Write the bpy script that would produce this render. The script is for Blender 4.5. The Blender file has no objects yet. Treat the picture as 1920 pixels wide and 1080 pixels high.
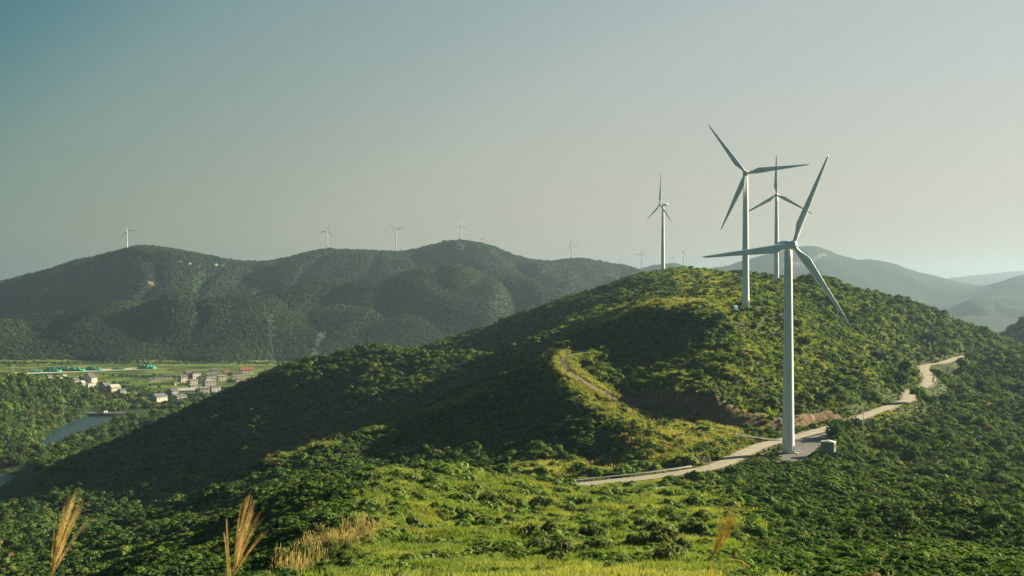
SUN_AZ_D, SUN_EL_D, SUN_E = 68.0, 21.8, 5.0
SKY_S = 0.06
SKY_TINT = (1.0, 1.0, 0.9, 1)
SKY_MIX = 0.95
SKY_RAMP = [(-0.7, (44, 88, 104)), (0.0, (52, 97, 109)), (0.10, (62, 112, 117)), (0.177, (88, 132, 134)), (0.263, (131, 156, 150)), (0.33, (146, 164, 156)), (0.41, (162, 175, 167)), (0.493, (181, 188, 179)), (0.565, (189, 193, 185)), (0.64, (195, 198, 192)), (0.74, (199, 201, 194))]
EXPO = 1.55
HAZE_D, HAZE_C, HAZE_G = 0.0001, (0.33, 0.465, 0.585, 1), 0.43
import bpy, math, random
import numpy as np
from mathutils import Vector, Matrix

random.seed(7)
RNG = np.random.default_rng(11)
F = 1867.0            # focal length in photo pixels (35 mm lens on a 36 mm sensor, 1920 px wide)
CU, CV = 960.0, 535.0
R = math.radians
scene = bpy.context.scene
col = scene.collection

# ------------------------------------------------------------------ small helpers
def perlin(x, y, seed=0):
    xi = np.floor(x).astype(np.int64); yi = np.floor(y).astype(np.int64)
    xf = x - xi; yf = y - yi
    def g(ix, iy, dx, dy):
        h = (ix * 374761393 + iy * 668265263 + seed * 974634541) & 0xFFFFFFFF
        h = ((h ^ (h >> 13)) * 1274126177) & 0xFFFFFFFF
        h = (h ^ (h >> 16)) & 1023
        a = h * (2 * np.pi / 1024.0)
        return np.cos(a) * dx + np.sin(a) * dy
    u = xf * xf * xf * (xf * (xf * 6 - 15) + 10)
    v = yf * yf * yf * (yf * (yf * 6 - 15) + 10)
    a = g(xi, yi, xf, yf); b = g(xi + 1, yi, xf - 1, yf)
    c = g(xi, yi + 1, xf, yf - 1); d = g(xi + 1, yi + 1, xf - 1, yf - 1)
    return ((a + (b - a) * u) + ((c + (d - c) * u) - (a + (b - a) * u)) * v) * 1.5

def fbm(x, y, octv=3, seed=0):
    s = 0.0; a = 1.0
    for k in range(octv):
        s = s + a * perlin(x * 2 ** k, y * 2 ** k, seed + k); a *= 0.5
    return s

def smooth(a, b, x):
    t = np.clip((x - a) / (b - a), 0, 1)
    return t * t * (3 - 2 * t)

def tag(o, label=None, cat=None, group=None, kind=None):
    if label: o['label'] = label
    if cat: o['category'] = cat
    if group: o['group'] = group
    if kind: o['kind'] = kind
    return o

def empty(name, loc, rz=0.0):
    o = bpy.data.objects.new(name, None); col.objects.link(o)
    o.location = loc; o.rotation_euler = (0, 0, rz); o.empty_display_size = 0.5
    return o

def link(name, me, parent=None, loc=(0, 0, 0), rot=(0, 0, 0)):
    o = bpy.data.objects.new(name, me); col.objects.link(o)
    o.location = loc; o.rotation_euler = rot
    if parent is not None: o.parent = parent
    return o

class MB:
    """collects simple shapes and links them as one mesh"""
    def __init__(s): s.v = []; s.f = []
    def add(s, v, f):
        n = len(s.v); s.v += [tuple(p) for p in v]; s.f += [tuple(i + n for i in q) for q in f]
        return s
    def box(s, x0, x1, y0, y1, z0, z1):
        return s.add([(x0, y0, z0), (x1, y0, z0), (x1, y1, z0), (x0, y1, z0), (x0, y0, z1), (x1, y0, z1), (x1, y1, z1), (x0, y1, z1)],
                     [(3, 2, 1, 0), (4, 5, 6, 7), (0, 1, 5, 4), (1, 2, 6, 5), (2, 3, 7, 6), (3, 0, 4, 7)])
    def tube(s, p, q, r0, r1=None, n=8, cap=True):
        p = Vector(p); q = Vector(q); r1 = r0 if r1 is None else r1
        d = (q - p).normalized(); a = d.orthogonal().normalized(); b = d.cross(a)
        v = []
        for c, r in ((p, r0), (q, r1)):
            for k in range(n):
                t = 2 * math.pi * k / n; v.append(c + a * (math.cos(t) * r) + b * (math.sin(t) * r))
        f = [(k, (k + 1) % n, n + (k + 1) % n, n + k) for k in range(n)]
        if cap: f += [tuple(range(n - 1, -1, -1)), tuple(range(n, 2 * n))]
        return s.add(v, f)
    def bar(s, p, q, w, h):
        p = Vector(p); q = Vector(q); d = (q - p).normalized()
        side = d.cross(Vector((0, 0, 1)))
        if side.length < 1e-4: side = Vector((1, 0, 0))
        side.normalize(); up = side.cross(d)
        v = []
        for c in (p, q):
            for a, b in ((-1, -1), (1, -1), (1, 1), (-1, 1)):
                v.append(c + side * (a * w / 2) + up * (b * h / 2))
        return s.add(v, [(3, 2, 1, 0), (4, 5, 6, 7), (0, 1, 5, 4), (1, 2, 6, 5), (2, 3, 7, 6), (3, 0, 4, 7)])
    def lathe(s, prof, n=32, axis='z', capped=True):
        v = []
        for r, h in prof:
            for k in range(n):
                t = 2 * math.pi * k / n
                v.append((r * math.cos(t), r * math.sin(t), h) if axis == 'z' else (r * math.cos(t), h, r * math.sin(t)))
        f = []
        for j in range(len(prof) - 1):
            for k in range(n):
                q = (j * n + k, j * n + (k + 1) % n, (j + 1) * n + (k + 1) % n, (j + 1) * n + k)
                f.append(q if axis == 'z' else q[::-1])
        if capped:
            m = (len(prof) - 1) * n
            f += [tuple(range(n - 1, -1, -1)), tuple(range(m, m + n))]
        return s.add(v, f)
    def mesh(s, name, m, smooth_=False):
        me = bpy.data.meshes.new(name); me.from_pydata(s.v, [], s.f)
        me.materials.append(m)
        if smooth_:
            me.polygons.foreach_set('use_smooth', [True] * len(me.polygons))
        me.update(); return me
    def build(s, name, m, parent=None, loc=(0, 0, 0), rot=(0, 0, 0), smooth_=False):
        return link(name, s.mesh(name, m, smooth_), parent, loc, rot)

def mesh_np(name, V, Fq, m, smooth_=False):
    """V (n,3), Fq (m,k) arrays to a mesh"""
    me = bpy.data.meshes.new(name)
    k = Fq.shape[1]
    me.vertices.add(len(V)); me.vertices.foreach_set('co', np.ascontiguousarray(V, dtype=np.float32).ravel())
    me.loops.add(Fq.size); me.loops.foreach_set('vertex_index', np.ascontiguousarray(Fq, dtype=np.int32).ravel())
    me.polygons.add(len(Fq)); me.polygons.foreach_set('loop_start', np.arange(0, Fq.size, k, dtype=np.int32))
    me.polygons.foreach_set('loop_total', np.full(len(Fq), k, dtype=np.int32))
    if smooth_: me.polygons.foreach_set('use_smooth', np.ones(len(Fq), dtype=bool))
    if m is not None: me.materials.append(m)
    me.update(calc_edges=True); me.validate()
    return me

def fattr(me, name, arr):
    a = me.attributes.new(name, 'FLOAT', 'POINT'); a.data.foreach_set('value', np.ascontiguousarray(arr, dtype=np.float32).ravel())

# ------------------------------------------------------------------ materials
class NT:
    def __init__(s, name):
        s.m = bpy.data.materials.new(name); s.m.use_nodes = True
        s.t = s.m.node_tree; s.t.nodes.clear()
        s.out = s.t.nodes.new('ShaderNodeOutputMaterial')
    def n(s, typ, **kw):
        x = s.t.nodes.new(typ)
        for k, v in kw.items(): setattr(x, k, v)
        return x
    def l(s, a, b): s.t.links.new(a, b)
    def val(s, sock, v):
        if hasattr(v, 'is_output') or isinstance(v, bpy.types.NodeSocket): s.l(v, sock)
        else: sock.default_value = v
    def noise(s, scale, detail=3, vec=None, rough=0.55, obj=True):
        x = s.n('ShaderNodeTexNoise'); x.inputs['Scale'].default_value = scale
        x.inputs['Detail'].default_value = detail; x.inputs['Roughness'].default_value = rough
        if vec is None:
            tc = s.n('ShaderNodeTexCoord'); vec = tc.outputs['Object' if obj else 'Generated']
        s.l(vec, x.inputs['Vector']); return x.outputs['Fac']
    def ramp(s, fac, stops):
        x = s.n('ShaderNodeValToRGB'); s.l(fac, x.inputs['Fac'])
        e = x.color_ramp.elements
        while len(e) < len(stops): e.new(0.5)
        for el, (p, c) in zip(e, stops): el.position = p; el.color = (*c, 1) if len(c) == 3 else c
        return x.outputs['Color']
    def mix(s, fac, a, b, mode='MIX'):
        x = s.n('ShaderNodeMix', data_type='RGBA', blend_type=mode)
        s.val(x.inputs[0], fac)
        for sock, v in ((x.inputs[6], a), (x.inputs[7], b)):
            s.val(sock, v if not (isinstance(v, tuple) and len(v) == 3) else (*v, 1))
        return x.outputs[2]
    def math(s, op, a, b=0.0):
        x = s.n('ShaderNodeMath', operation=op); s.val(x.inputs[0], a); s.val(x.inputs[1], b); return x.outputs[0]
    def attr(s, name, inst=False):
        x = s.n('ShaderNodeAttribute', attribute_name=name, attribute_type='INSTANCER' if inst else 'GEOMETRY'); return x.outputs['Fac']
    def bsdf(s, color, rough=0.7, metal=0.0, spec=0.3, bump=None, bump_d=0.1):
        b = s.n('ShaderNodeBsdfPrincipled')
        s.val(b.inputs['Base Color'], color if not (isinstance(color, tuple) and len(color) == 3) else (*color, 1))
        s.val(b.inputs['Roughness'], rough); b.inputs['Metallic'].default_value = metal
        b.inputs['Specular IOR Level'].default_value = spec
        if bump is not None:
            x = s.n('ShaderNodeBump'); x.inputs['Distance'].default_value = bump_d; x.inputs['Strength'].default_value = 1.0
            s.l(bump, x.inputs['Height']); s.l(x.outputs['Normal'], b.inputs['Normal'])
        s.l(b.outputs[0], s.out.inputs['Surface']); return s.m

M = {}
def plain(name, c, rough=0.7, var=0.25, scale=1.5, metal=0.0, spec=0.3):
    t = NT(name); n = t.noise(scale, 4)
    a = tuple(x * (1 - var) for x in c); b = tuple(min(1, x * (1 + var)) for x in c)
    M[name] = t.bsdf(t.ramp(n, [(0.3, a), (0.7, b)]), rough, metal, spec); return M[name]

def leafmat(name, stops, trans, tf=0.4, dry=None, rough=0.6):
    """leaf surface: diffuse + light coming through the leaf, colour varies per plant"""
    t = NT(name)
    oi = t.n('ShaderNodeObjectInfo')
    c = t.ramp(oi.outputs['Random'], stops)
    geo = t.n('ShaderNodeNewGeometry')
    rp = t.ramp(geo.outputs['Random Per Island'], [(0, (0.62, 0.62, 0.62)), (1, (1.35, 1.35, 1.3))])
    c = t.mix(1.0, c, rp, 'MULTIPLY')
    if dry is not None:
        c = t.mix(t.attr('dry', True), c, dry)
    d = t.n('ShaderNodeBsdfDiffuse'); t.l(c, d.inputs['Color'])
    tr = t.n('ShaderNodeBsdfTranslucent'); t.l(t.mix(1.0, c, trans, 'MULTIPLY'), tr.inputs['Color'])
    gl = t.n('ShaderNodeBsdfGlossy'); gl.inputs['Roughness'].default_value = rough; gl.inputs['Color'].default_value = (0.5, 0.5, 0.45, 1)
    ms = t.n('ShaderNodeMixShader'); ms.inputs[0].default_value = tf
    t.l(d.outputs[0], ms.inputs[1]); t.l(tr.outputs[0], ms.inputs[2])
    m2 = t.n('ShaderNodeMixShader'); m2.inputs[0].default_value = 0.03
    t.l(ms.outputs[0], m2.inputs[1]); t.l(gl.outputs[0], m2.inputs[2])
    t.l(m2.outputs[0], t.out.inputs['Surface'])
    M[name] = t.m; return t.m

plain('white_paint', (0.79, 0.80, 0.79), 0.45, 0.05, 0.25, spec=0.4)
plain('steel', (0.42, 0.43, 0.43), 0.4, 0.2, 2.0, metal=0.6)
plain('galvanised', (0.66, 0.67, 0.66), 0.45, 0.2, 1.0, metal=0.3)
plain('dark_metal', (0.06, 0.065, 0.07), 0.5, 0.3, 1.0)
plain('pole_wood', (0.16, 0.14, 0.11), 0.85, 0.3, 2.0)
plain('concrete', (0.36, 0.34, 0.30), 0.9, 0.25, 0.8)
plain('hut_wall', (0.24, 0.30, 0.27), 0.7, 0.15, 0.8)
plain('hut_roof', (0.55, 0.57, 0.52), 0.6, 0.12, 0.8)
plain('hut_teal', (0.22, 0.40, 0.38), 0.6, 0.15, 0.8)
plain('hut_dark', (0.10, 0.12, 0.11), 0.6, 0.2, 1.0)
plain('wall_cream', (0.58, 0.50, 0.38), 0.9, 0.15, 0.15)
plain('wall_white', (0.72, 0.70, 0.64), 0.9, 0.1, 0.15)
plain('wall_grey', (0.36, 0.36, 0.34), 0.9, 0.2, 0.15)
plain('wall_brick', (0.33, 0.17, 0.12), 0.9, 0.2, 0.3)
plain('roof_grey', (0.12, 0.125, 0.13), 0.8, 0.3, 0.3)
plain('roof_red', (0.30, 0.10, 0.075), 0.8, 0.25, 0.3)
plain('roof_blue', (0.08, 0.13, 0.17), 0.7, 0.2, 0.3)
plain('roof_pale', (0.42, 0.40, 0.35), 0.8, 0.2, 0.3)
plain('glass_dark', (0.03, 0.035, 0.04), 0.2, 0.2, 1.0, spec=0.5)
plain('net_green', (0.04, 0.26, 0.17), 0.8, 0.25, 0.2)
plain('bark', (0.10, 0.08, 0.06), 0.9, 0.3, 2.0)
# ------------------------------------------------------------------ terrain control points: (u, distance, v) of the ground
P = []
def pv(u, *yv):
    for y, v in yv: P.append((u, y, v))
def pz(u, *yz):
    for y, z in yz: P.append((u, y, CV - z / y * F))
# ground under and right in front of the camera
for u in (-900, -300, 200, 700, 1200, 1700, 2300, 2820):
    pz(u, (3, -2.0), (6, -2.7), (12, -4.6))
pz(-900, (30, -13), (60, -28), (110, -48), (200, -78), (320, -105), (480, -135), (650, -155), (800, -157), (1000, -157))
pz(-400, (30, -12), (60, -26), (110, -44), (200, -70), (320, -98), (480, -128), (650, -152), (800, -157), (1000, -157))
pz(0, (30, -11), (50, -18), (80, -30), (120, -43), (180, -60)); pv(0, (300, 1070), (450, 1000), (600, 965), (700, 935), (760, 915)); pz(0, (850, -158), (950, -157))
pv(130, (30, 1180), (50, 1125)); pz(130, (80, -27), (120, -40), (180, -57)); pv(130, (240, 1105), (300, 1052), (400, 1005), (480, 985), (600, 945), (690, 890), (750, 862)); pz(130, (860, -152), (960, -157))
pv(260, (30, 1135), (60, 1118), (95, 1088), (130, 1062)); pz(260, (165, -52)); pv(260, (200, 1100), (232, 1062), (244, 1042), (262, 1058), (310, 1010), (340, 985), (360, 962), (385, 985), (470, 990), (560, 972), (650, 880), (750, 808)); pz(260, (850, -135), (1000, -158))
pv(400, (30, 1125), (60, 1090), (110, 1080), (150, 1022), (172, 988)); pz(400, (205, -54)); pv(400, (240, 1010), (290, 978), (330, 952), (352, 928), (368, 911), (390, 945), (470, 962), (560, 948), (650, 835), (750, 745)); pz(400, (850, -110), (1000, -152), (1150, -157))
pv(500, (30, 1122), (62, 1084), (80, 1078), (110, 1036), (150, 984), (200, 932)); pz(500, (238, -57.5)); pv(500, (260, 955), (310, 930), (350, 904), (376, 882), (391, 865), (412, 900), (480, 922), (560, 918), (650, 808), (735, 712), (752, 700)); pz(500, (850, -88), (1000, -140), (1200, -157))
pv(600, (30, 1120), (62, 1076), (80, 1028), (110, 986), (150, 941), (196, 905)); pz(600, (245, -56)); pv(600, (300, 918), (345, 896), (380, 872), (398, 850), (411, 834), (430, 868), (560, 892), (650, 785), (735, 684), (752, 672)); pz(600, (850, -72), (1000, -128), (1250, -157))
pv(700, (30, 1118), (62, 1076), (100, 995), (150, 930), (205, 887)); pz(700, (265, -54)); pv(700, (320, 896), (360, 876), (400, 842), (418, 816), (430, 801), (450, 832), (560, 852), (640, 765), (730, 668), (750, 655)); pz(700, (850, -63), (950, -75), (1100, -125), (1300, -157))
pv(800, (30, 1118), (62, 1078), (100, 1015), (150, 950), (200, 905), (232, 879)); pz(800, (290, -58)); pv(800, (340, 885), (380, 852), (420, 808), (434, 786), (446, 775), (466, 800), (560, 816), (630, 745), (710, 672), (728, 662)); pz(800, (830, -66)); pv(800, (950, 648)); pz(800, (1050, -75), (1300, -155))
pv(880, (100, 1022), (150, 962), (200, 918), (248, 880)); pz(880, (300, -58)); pv(880, (350, 868), (400, 818), (436, 764), (448, 752), (458, 745), (478, 768), (550, 780), (620, 722), (690, 674), (703, 668)); pz(880, (800, -62)); pv(880, (950, 628)); pz(880, (1050, -70), (1300, -150))
pv(960, (30, 1118), (62, 1078), (100, 1028), (150, 975), (200, 938), (252, 908), (272, 889)); pz(960, (312, -58)); pv(960, (350, 855), (400, 802), (440, 730), (460, 698), (470, 691), (490, 712), (560, 722), (630, 664), (645, 655), (670, 672)); pv(960, (750, 668), (860, 635), (950, 598)); pz(960, (1050, -55), (1300, -140))
pv(1060, (100, 1030), (150, 980), (200, 946), (250, 921), (266, 913), (276, 900), (284, 891), (312, 869), (340, 824), (375, 768), (398, 712), (406, 705), (416, 706), (440, 680), (472, 654), (485, 648), (510, 668), (560, 672), (700, 602), (790, 606), (880, 575), (950, 561)); pz(1060, (1020, -22), (1150, -40), (1350, -110))
pv(1150, (150, 985), (200, 950), (240, 926), (266, 907), (278, 893), (300, 869), (320, 852), (340, 806), (362, 762), (373, 753), (388, 768), (402, 752), (435, 690), (470, 635), (520, 612), (600, 600), (700, 575), (850, 545), (950, 535)); pz(1150, (1050, -12), (1350, -100))
pv(1250, (62, 1078), (100, 1033), (150, 985), (200, 948), (240, 922), (275, 892), (300, 857), (325, 818), (342, 786), (351, 780), (362, 792), (376, 776), (388, 736), (402, 710), (436, 668), (464, 632), (474, 600), (484, 580), (560, 566), (700, 540), (850, 517), (950, 509)); pz(1250, (1050, 5), (1200, -30), (1400, -110))
pv(1330, (150, 985), (200, 948), (240, 922), (282, 878), (305, 845), (330, 812), (340, 801), (350, 806), (360, 800), (371, 750), (388, 712), (422, 666), (446, 634), (456, 606), (465, 588), (500, 570), (600, 548), (720, 528), (850, 512), (950, 515)); pz(1330, (1100, -10), (1400, -120))
pv(1400, (100, 1035), (150, 988), (200, 950), (250, 905), (308, 846), (335, 819), (352, 798), (366, 764), (376, 745), (400, 700), (432, 656), (460, 626), (469, 602), (479, 584), (491, 574), (600, 552), (750, 525), (850, 517)); pz(1400, (950, -5), (1100, -30), (1400, -130))
pv(1478, (62, 1078), (150, 990), (200, 950), (260, 897), (307, 857), (332, 827), (355, 800), (375, 768), (400, 724), (450, 662), (484, 626), (498, 600), (600, 562), (700, 531), (760, 521)); pz(1478, (850, 0), (1000, -30), (1400, -145))
pv(1550, (150, 992), (200, 950), (260, 895), (302, 853), (340, 816), (370, 795), (392, 758), (450, 690), (550, 610), (650, 553), (710, 523)); pz(1550, (800, -5), (950, -40), (1400, -155))
pv(1620, (100, 1038), (150, 993), (200, 952), (260, 900), (300, 864), (335, 822), (350, 801), (362, 797), (384, 786), (410, 745), (460, 702), (560, 632), (650, 575), (715, 546)); pz(1620, (800, -20), (950, -65), (1400, -157))
pv(1700, (150, 994), (250, 912), (330, 845), (400, 783), (440, 748), (475, 722), (520, 690), (600, 640), (680, 590), (725, 570)); pz(1700, (820, -35), (950, -80), (1400, -157))
pv(1750, (440, 765), (510, 714), (590, 683), (640, 650), (690, 605), (735, 581)); pz(1750, (850, -50), (950, -90))
pv(1820, (62, 1080), (100, 1038), (150, 995), (250, 915), (330, 850), (440, 775), (550, 715), (640, 668), (690, 640), (745, 612)); pz(1820, (850, -65), (950, -95), (1200, -140), (1500, -157))
pv(1910, (150, 996), (250, 918), (330, 858), (450, 780), (560, 712), (650, 665), (710, 655), (770, 654)); pz(1910, (900, -75)); pv(1910, (1100, 604)); pz(1910, (1300, -110), (1600, -157))
pv(2100, (62, 1082), (100, 1040), (150, 998), (250, 925), (330, 868), (450, 795), (560, 728), (700, 672)); pz(2100, (850, -72)); pv(2100, (1100, 583)); pz(2100, (1300, -100), (1600, -157))
pv(2500, (150, 1000), (330, 880), (560, 750), (800, 680), (1100, 600)); pz(2500, (1400, -120), (1800, -157))
pv(2820, (150, 1000), (330, 885), (560, 760), (800, 690), (1100, 620)); pz(2820, (1400, -120), (1800, -157))
# wooded hill by the lake
pz(-500, (1150, -115), (1350, -150)); pz(-200, (960, -157)); pv(-200, (1160, 706)); pz(-200, (1400, -150))
pv(0, (980, 812), (1080, 765), (1190, 710)); pz(0, (1420, -153)); pv(70, (1040, 800), (1130, 760), (1250, 716)); pz(70, (968, -158.5), (1440, -155)); pz(130, (1160, -158)); pv(130, (1210, 770), (1270, 742), (1330, 722)); pz(130, (1480, -156))
pz(200, (1230, -156)); pv(200, (1300, 758), (1390, 741)); pz(200, (1500, -157)); pz(265, (1200, -158), (1300, -154), (1400, -157))
# valley floor
for u in (-900, -400, 0, 200, 400, 600, 800, 1000, 1250, 1500, 1750):
    pz(u, (1500, -157), (1750, -157), (1950, -157))
for u in (1300, 1500, 1750, 2000, 2400, 2820):
    pz(u, (2300, -157), (3000, -157))
# left wooded hills, lower crest and its foot
pv(-900, (2050, 678), (2500, 600), (2800, 620), (3100, 600)); pv(-300, (2050, 678), (2500, 588), (2750, 620), (3100, 572))
pv(0, (2050, 677), (2500, 598), (2720, 628), (3080, 541)); pv(80, (2480, 597), (2900, 560)); pv(150, (2050, 677), (2480, 578), (2720, 614), (3080, 497))
pv(215, (3080, 482)); pv(250, (2460, 562), (2700, 600), (3080, 470)); pv(330, (2050, 676), (2450, 551), (2700, 594), (3100, 477)); pv(400, (2700, 582), (3120, 487)); pv(445, (2500, 560), (3150, 502))
pv(520, (2050, 675), (2520, 546), (2750, 594), (3200, 500)); pv(600, (2550, 534), (2780, 580), (3400, 470)); pv(700, (2050, 674), (2560, 521), (2800, 566), (3400, 471))
pv(800, (2620, 505), (2850, 541), (3400, 464)); pv(860, (2050, 672), (2660, 503), (2880, 534), (3400, 453)); pv(930, (2700, 512), (3420, 466)); pv(1000, (2050, 670), (2680, 530), (2900, 540), (3450, 489))
pv(1080, (2200, 655), (2620, 562), (2900, 570), (3600, 489)); pv(1130, (3600, 492)); pv(1190, (2200, 655), (2700, 600), (3200, 560), (3620, 505)); pv(1300, (2800, 625), (3400, 580), (3700, 545)); pv(1450, (3600, 610))
for u in (-900, -300, 100, 300, 500, 700, 900, 1080): pv(u, (3950, 560))
for u in (-900, -300, 100, 400, 700, 1000): pz(u, (5000, -150), (6500, -157), (9500, -157))
# far ridges on the right
pv(1100, (5000, 540)); pv(1190, (5000, 509)); pv(1225, (5000, 498)); pv(1250, (5000, 494)); pv(1275, (5000, 499)); pv(1310, (5000, 512))
pv(1250, (4300, 570)); pv(1340, (5500, 502)); pv(1420, (5500, 481)); pv(1480, (5500, 466)); pv(1515, (5500, 461)); pv(1550, (5500, 469)); pv(1600, (5500, 487)); pv(1650, (5500, 487)); pv(1700, (5500, 501)); pv(1760, (5500, 520)); pv(1810, (5500, 533)); pv(1870, (5500, 543))
pv(1420, (4700, 555)); pv(1550, (4700, 548)); pv(1700, (4700, 562)); pv(1420, (4100, 600)); pv(1600, (4100, 600))
pv(1760, (3900, 592)); pv(1820, (3900, 560)); pv(1880, (3900, 554)); pv(1960, (3900, 558)); pv(2200, (3900, 560)); pv(1880, (3400, 606)); pv(2300, (3400, 600))
pv(1840, (4700, 544)); pv(1880, (4700, 527)); pv(1920, (4700, 515)); pv(2050, (4700, 500)); pv(2400, (4700, 520)); pv(2820, (4700, 540)); pv(1930, (4250, 565)); pv(2400, (4250, 570))
for u in (1300, 1500, 1700, 1900, 2400): pz(u, (7000, -120))
pv(1600, (9500, 548)); pv(1720, (9500, 530)); pv(1800, (9500, 519)); pv(1860, (9500, 512)); pv(1920, (9500, 508)); pv(2200, (9500, 505)); pv(2820, (9500, 520))
for u in (-900, 0, 900, 1700, 2820): pz(u, (11000, -157), (12000, -157))

LS = 12.0
def scaled(u, L): return (np.asarray(u) / 100.0).astype(np.float32), (np.asarray(L) * LS).astype(np.float32)
PA = np.array(P)
pu, pl = scaled(PA[:, 0], np.log(PA[:, 1])); pw = PA[:, 2] - 600.0
C2 = 0.35 ** 2
D = np.sqrt((pu[:, None] - pu[None]) ** 2 + (pl[:, None] - pl[None]) ** 2 + C2).astype(np.float64)
W = np.linalg.solve(D + np.eye(len(pw)) * 1e-3, pw).astype(np.float32)

tu = np.concatenate([np.linspace(-900, -120, 70, endpoint=False), np.arange(-120, 2040, 2.6), np.linspace(2040, 2820, 71)])
TG = (tu - CU) / F
LG = np.concatenate([np.arange(math.log(2.5), math.log(40), 0.02), np.arange(math.log(40), math.log(4000), 0.0042), np.arange(math.log(4000), math.log(11600), 0.012)])
gu, gl = scaled(tu, LG)
V = np.zeros((len(LG), len(tu)), dtype=np.float32)
for k in range(len(W)):
    V += W[k] * np.sqrt((gu[None, :] - pu[k]) ** 2 + (gl[:, None] - pl[k]) ** 2 + np.float32(C2))
V = V.astype(np.float64) + 600.0
YG = np.exp(LG)[:, None]
GX = YG * TG[None, :]; GY = np.broadcast_to(YG, GX.shape)
Z = -(V - CV) / F * YG

# relief too small for the control points
near = smooth(25, 70, GY) * (1 - smooth(1200, 1500, GY))
Z += near * ((1.0 + 1.2 * smooth(200, 420, GY)) * fbm(GX / 42, GY / 55, 2, 3) + (0.45 + 0.65 * smooth(200, 400, GY)) * fbm(GX / 13, GY / 15, 2, 9) - 3.6 * smooth(200, 380, GY) * (1 - 1.6 * np.abs(perlin(GX / 62 + 0.004 * GY + 3.3, GY / 170, 21))).clip(0, 1) ** 2 + 0.9 * smooth(200, 380, GY))
UG = CU + F * TG[None, :] + 0 * GY
Z += smooth(1380, 1620, UG) * smooth(85, 140, GY) * (1 - smooth(265, 296, GY)) * (2.6 * fbm(GX / 30 + GY / 75, GY / 44, 2, 131) + 0.9 * fbm(GX / 9, GY / 11, 2, 137))
hgt = np.clip(Z + 157, 0, 400)
farw = smooth(1950, 2250, GY) * smooth(8, 60, hgt)
spur = np.abs(perlin(GX / 380 + 0.3 * perlin(GX / 300, GY / 300, 5) + 0.0006 * GY, GY / 1500 + 1.7, 31))
spur2 = np.abs(perlin(GX / 150 + 0.2 * perlin(GX / 120, GY / 120, 6), GY / 420 + 4.2, 37))
k1, k2, k3 = np.searchsorted(LG, [math.log(2060), math.log(2840), math.log(3900)])
def below_crest(a, b, lo, hi, base):
    vc = V[a:b].min(0)[None, :]; ic = V[a:b].argmin(0)[None, :]; rows_ = np.arange(b - a)[:, None]
    return np.where(rows_ <= ic, base + (1 - base) * smooth(lo, hi, V[a:b] - vc), base)
wgt = np.ones_like(Z); wgt[k1:k2] = below_crest(k1, k2, 0, 14, 0.30); wgt[k2:k3] = below_crest(k2, k3, 1, 18, 0.10); wgt[k3:] = 0.2
Z += farw * wgt * (np.minimum(hgt, 150) * (0.80 * np.minimum(spur - 0.30, 0.13)) + np.minimum(hgt, 110) * 0.42 * np.minimum(spur2 - 0.25, 0.12))
Z += farw * 2.0 * fbm(GX / 60, GY / 60, 2, 41)
# plain: keep it flat
flat = (1 - smooth(-156.0, -148.0, Z)) * smooth(850, 1000, GY)
Z = Z + (-157.0 - Z) * flat

def at(u, v=None, z=None, Y=None):
    """a photo pixel and a height (or distance) as a point in space"""
    if Y is None: Y = -z * F / (v - CV)
    if z is None: z = -(v - CV) / F * Y
    return ((u - CU) / F * Y, Y, z)

def catmull(pts, step=1.0):
    p = np.array(pts, float); p = np.vstack([2 * p[0] - p[1], p, 2 * p[-1] - p[-2]])
    out = []
    for i in range(1, len(p) - 2):
        n = max(2, int(np.linalg.norm(p[i + 1] - p[i]) / step))
        for t in np.linspace(0, 1, n, endpoint=False):
            out.append(0.5 * ((2 * p[i]) + (-p[i - 1] + p[i + 1]) * t + (2 * p[i - 1] - 5 * p[i] + 4 * p[i + 1] - p[i + 2]) * t * t + (-p[i - 1] + 3 * p[i] - 3 * p[i + 1] + p[i + 2]) * t ** 3))
    out.append(p[-2]); return np.array(out)

ROAD = catmull([at(930, 936, -54.5), at(1010, 922, -54.2), at(1080, 910, -53.8), at(1150, 902, -53.3), at(1230, 893, -52.8), at(1330, 877, -52.2), at(1375, 860, -51.9), at(1402, 846, -51.7), at(1432, 834, -51.6), at(1465, 826, -51.5),
                at(1500, 817, -51.3), at(1535, 808, -51.1), at(1570, 797, -51), at(1612, 783, -51), at(1650, 769, -50.8), at(1684, 757, -50.5), at(1703, 749, -50.2), at(1704, 741, -50), at(1712, 732, -49.5), at(1734, 722, -49.0), at(1742, 711, -48.5),
                at(1738, 701, -48.1), at(1732, 693, -47.8), at(1735, 686, -47.4), at(1748, 682.5, -47.0), at(1765, 680.5, -46.8), at(1781, 676, -46.4), at(1796, 671, -46), at(1823, 666, -45.5), at(1870, 664, -45.2), at(1930, 663, -45), at(2060, 660, -45)])
TRACK = catmull([at(1468, 826, -51.5), at(1432, 821.5, -51.0), at(1403, 818, -50.6), at(1375, z=-50.2, Y=338), at(1330, z=-50.6, Y=353), at(1260, z=-49.6, Y=370), at(1190, z=-47.2, Y=385), at(1132, 737, Y=396), at(1092, 713, Y=406), at(1064, 694, Y=416), at(1055, 681, Y=427), at(1062, 670, Y=439), at(1082, 663, Y=452), at(1105, 655, Y=465)])
PAD = np.array([at(u, v, -51.6)[:2] for u, v in ((1462, 866), (1512, 862), (1528, 848), (1558, 822), (1556, 806), (1535, 803), (1500, 808), (1478, 822))])
for u_, v_ in ((1365, 572),): pass

def near_poly(X, Yv, poly):
    """distance to a dense polyline and its height there"""
    s = X.shape; X = X.ravel().astype(np.float32); Yv = Yv.ravel().astype(np.float32)
    best = np.full(X.shape, 1e9, np.float32); hz = np.zeros_like(X)
    for p in poly[::2]:
        d = (X - np.float32(p[0])) ** 2 + (Yv - np.float32(p[1])) ** 2
        m = d < best; best[m] = d[m]; hz[m] = p[2]
    return np.sqrt(best).reshape(s), hz.reshape(s)

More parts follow.
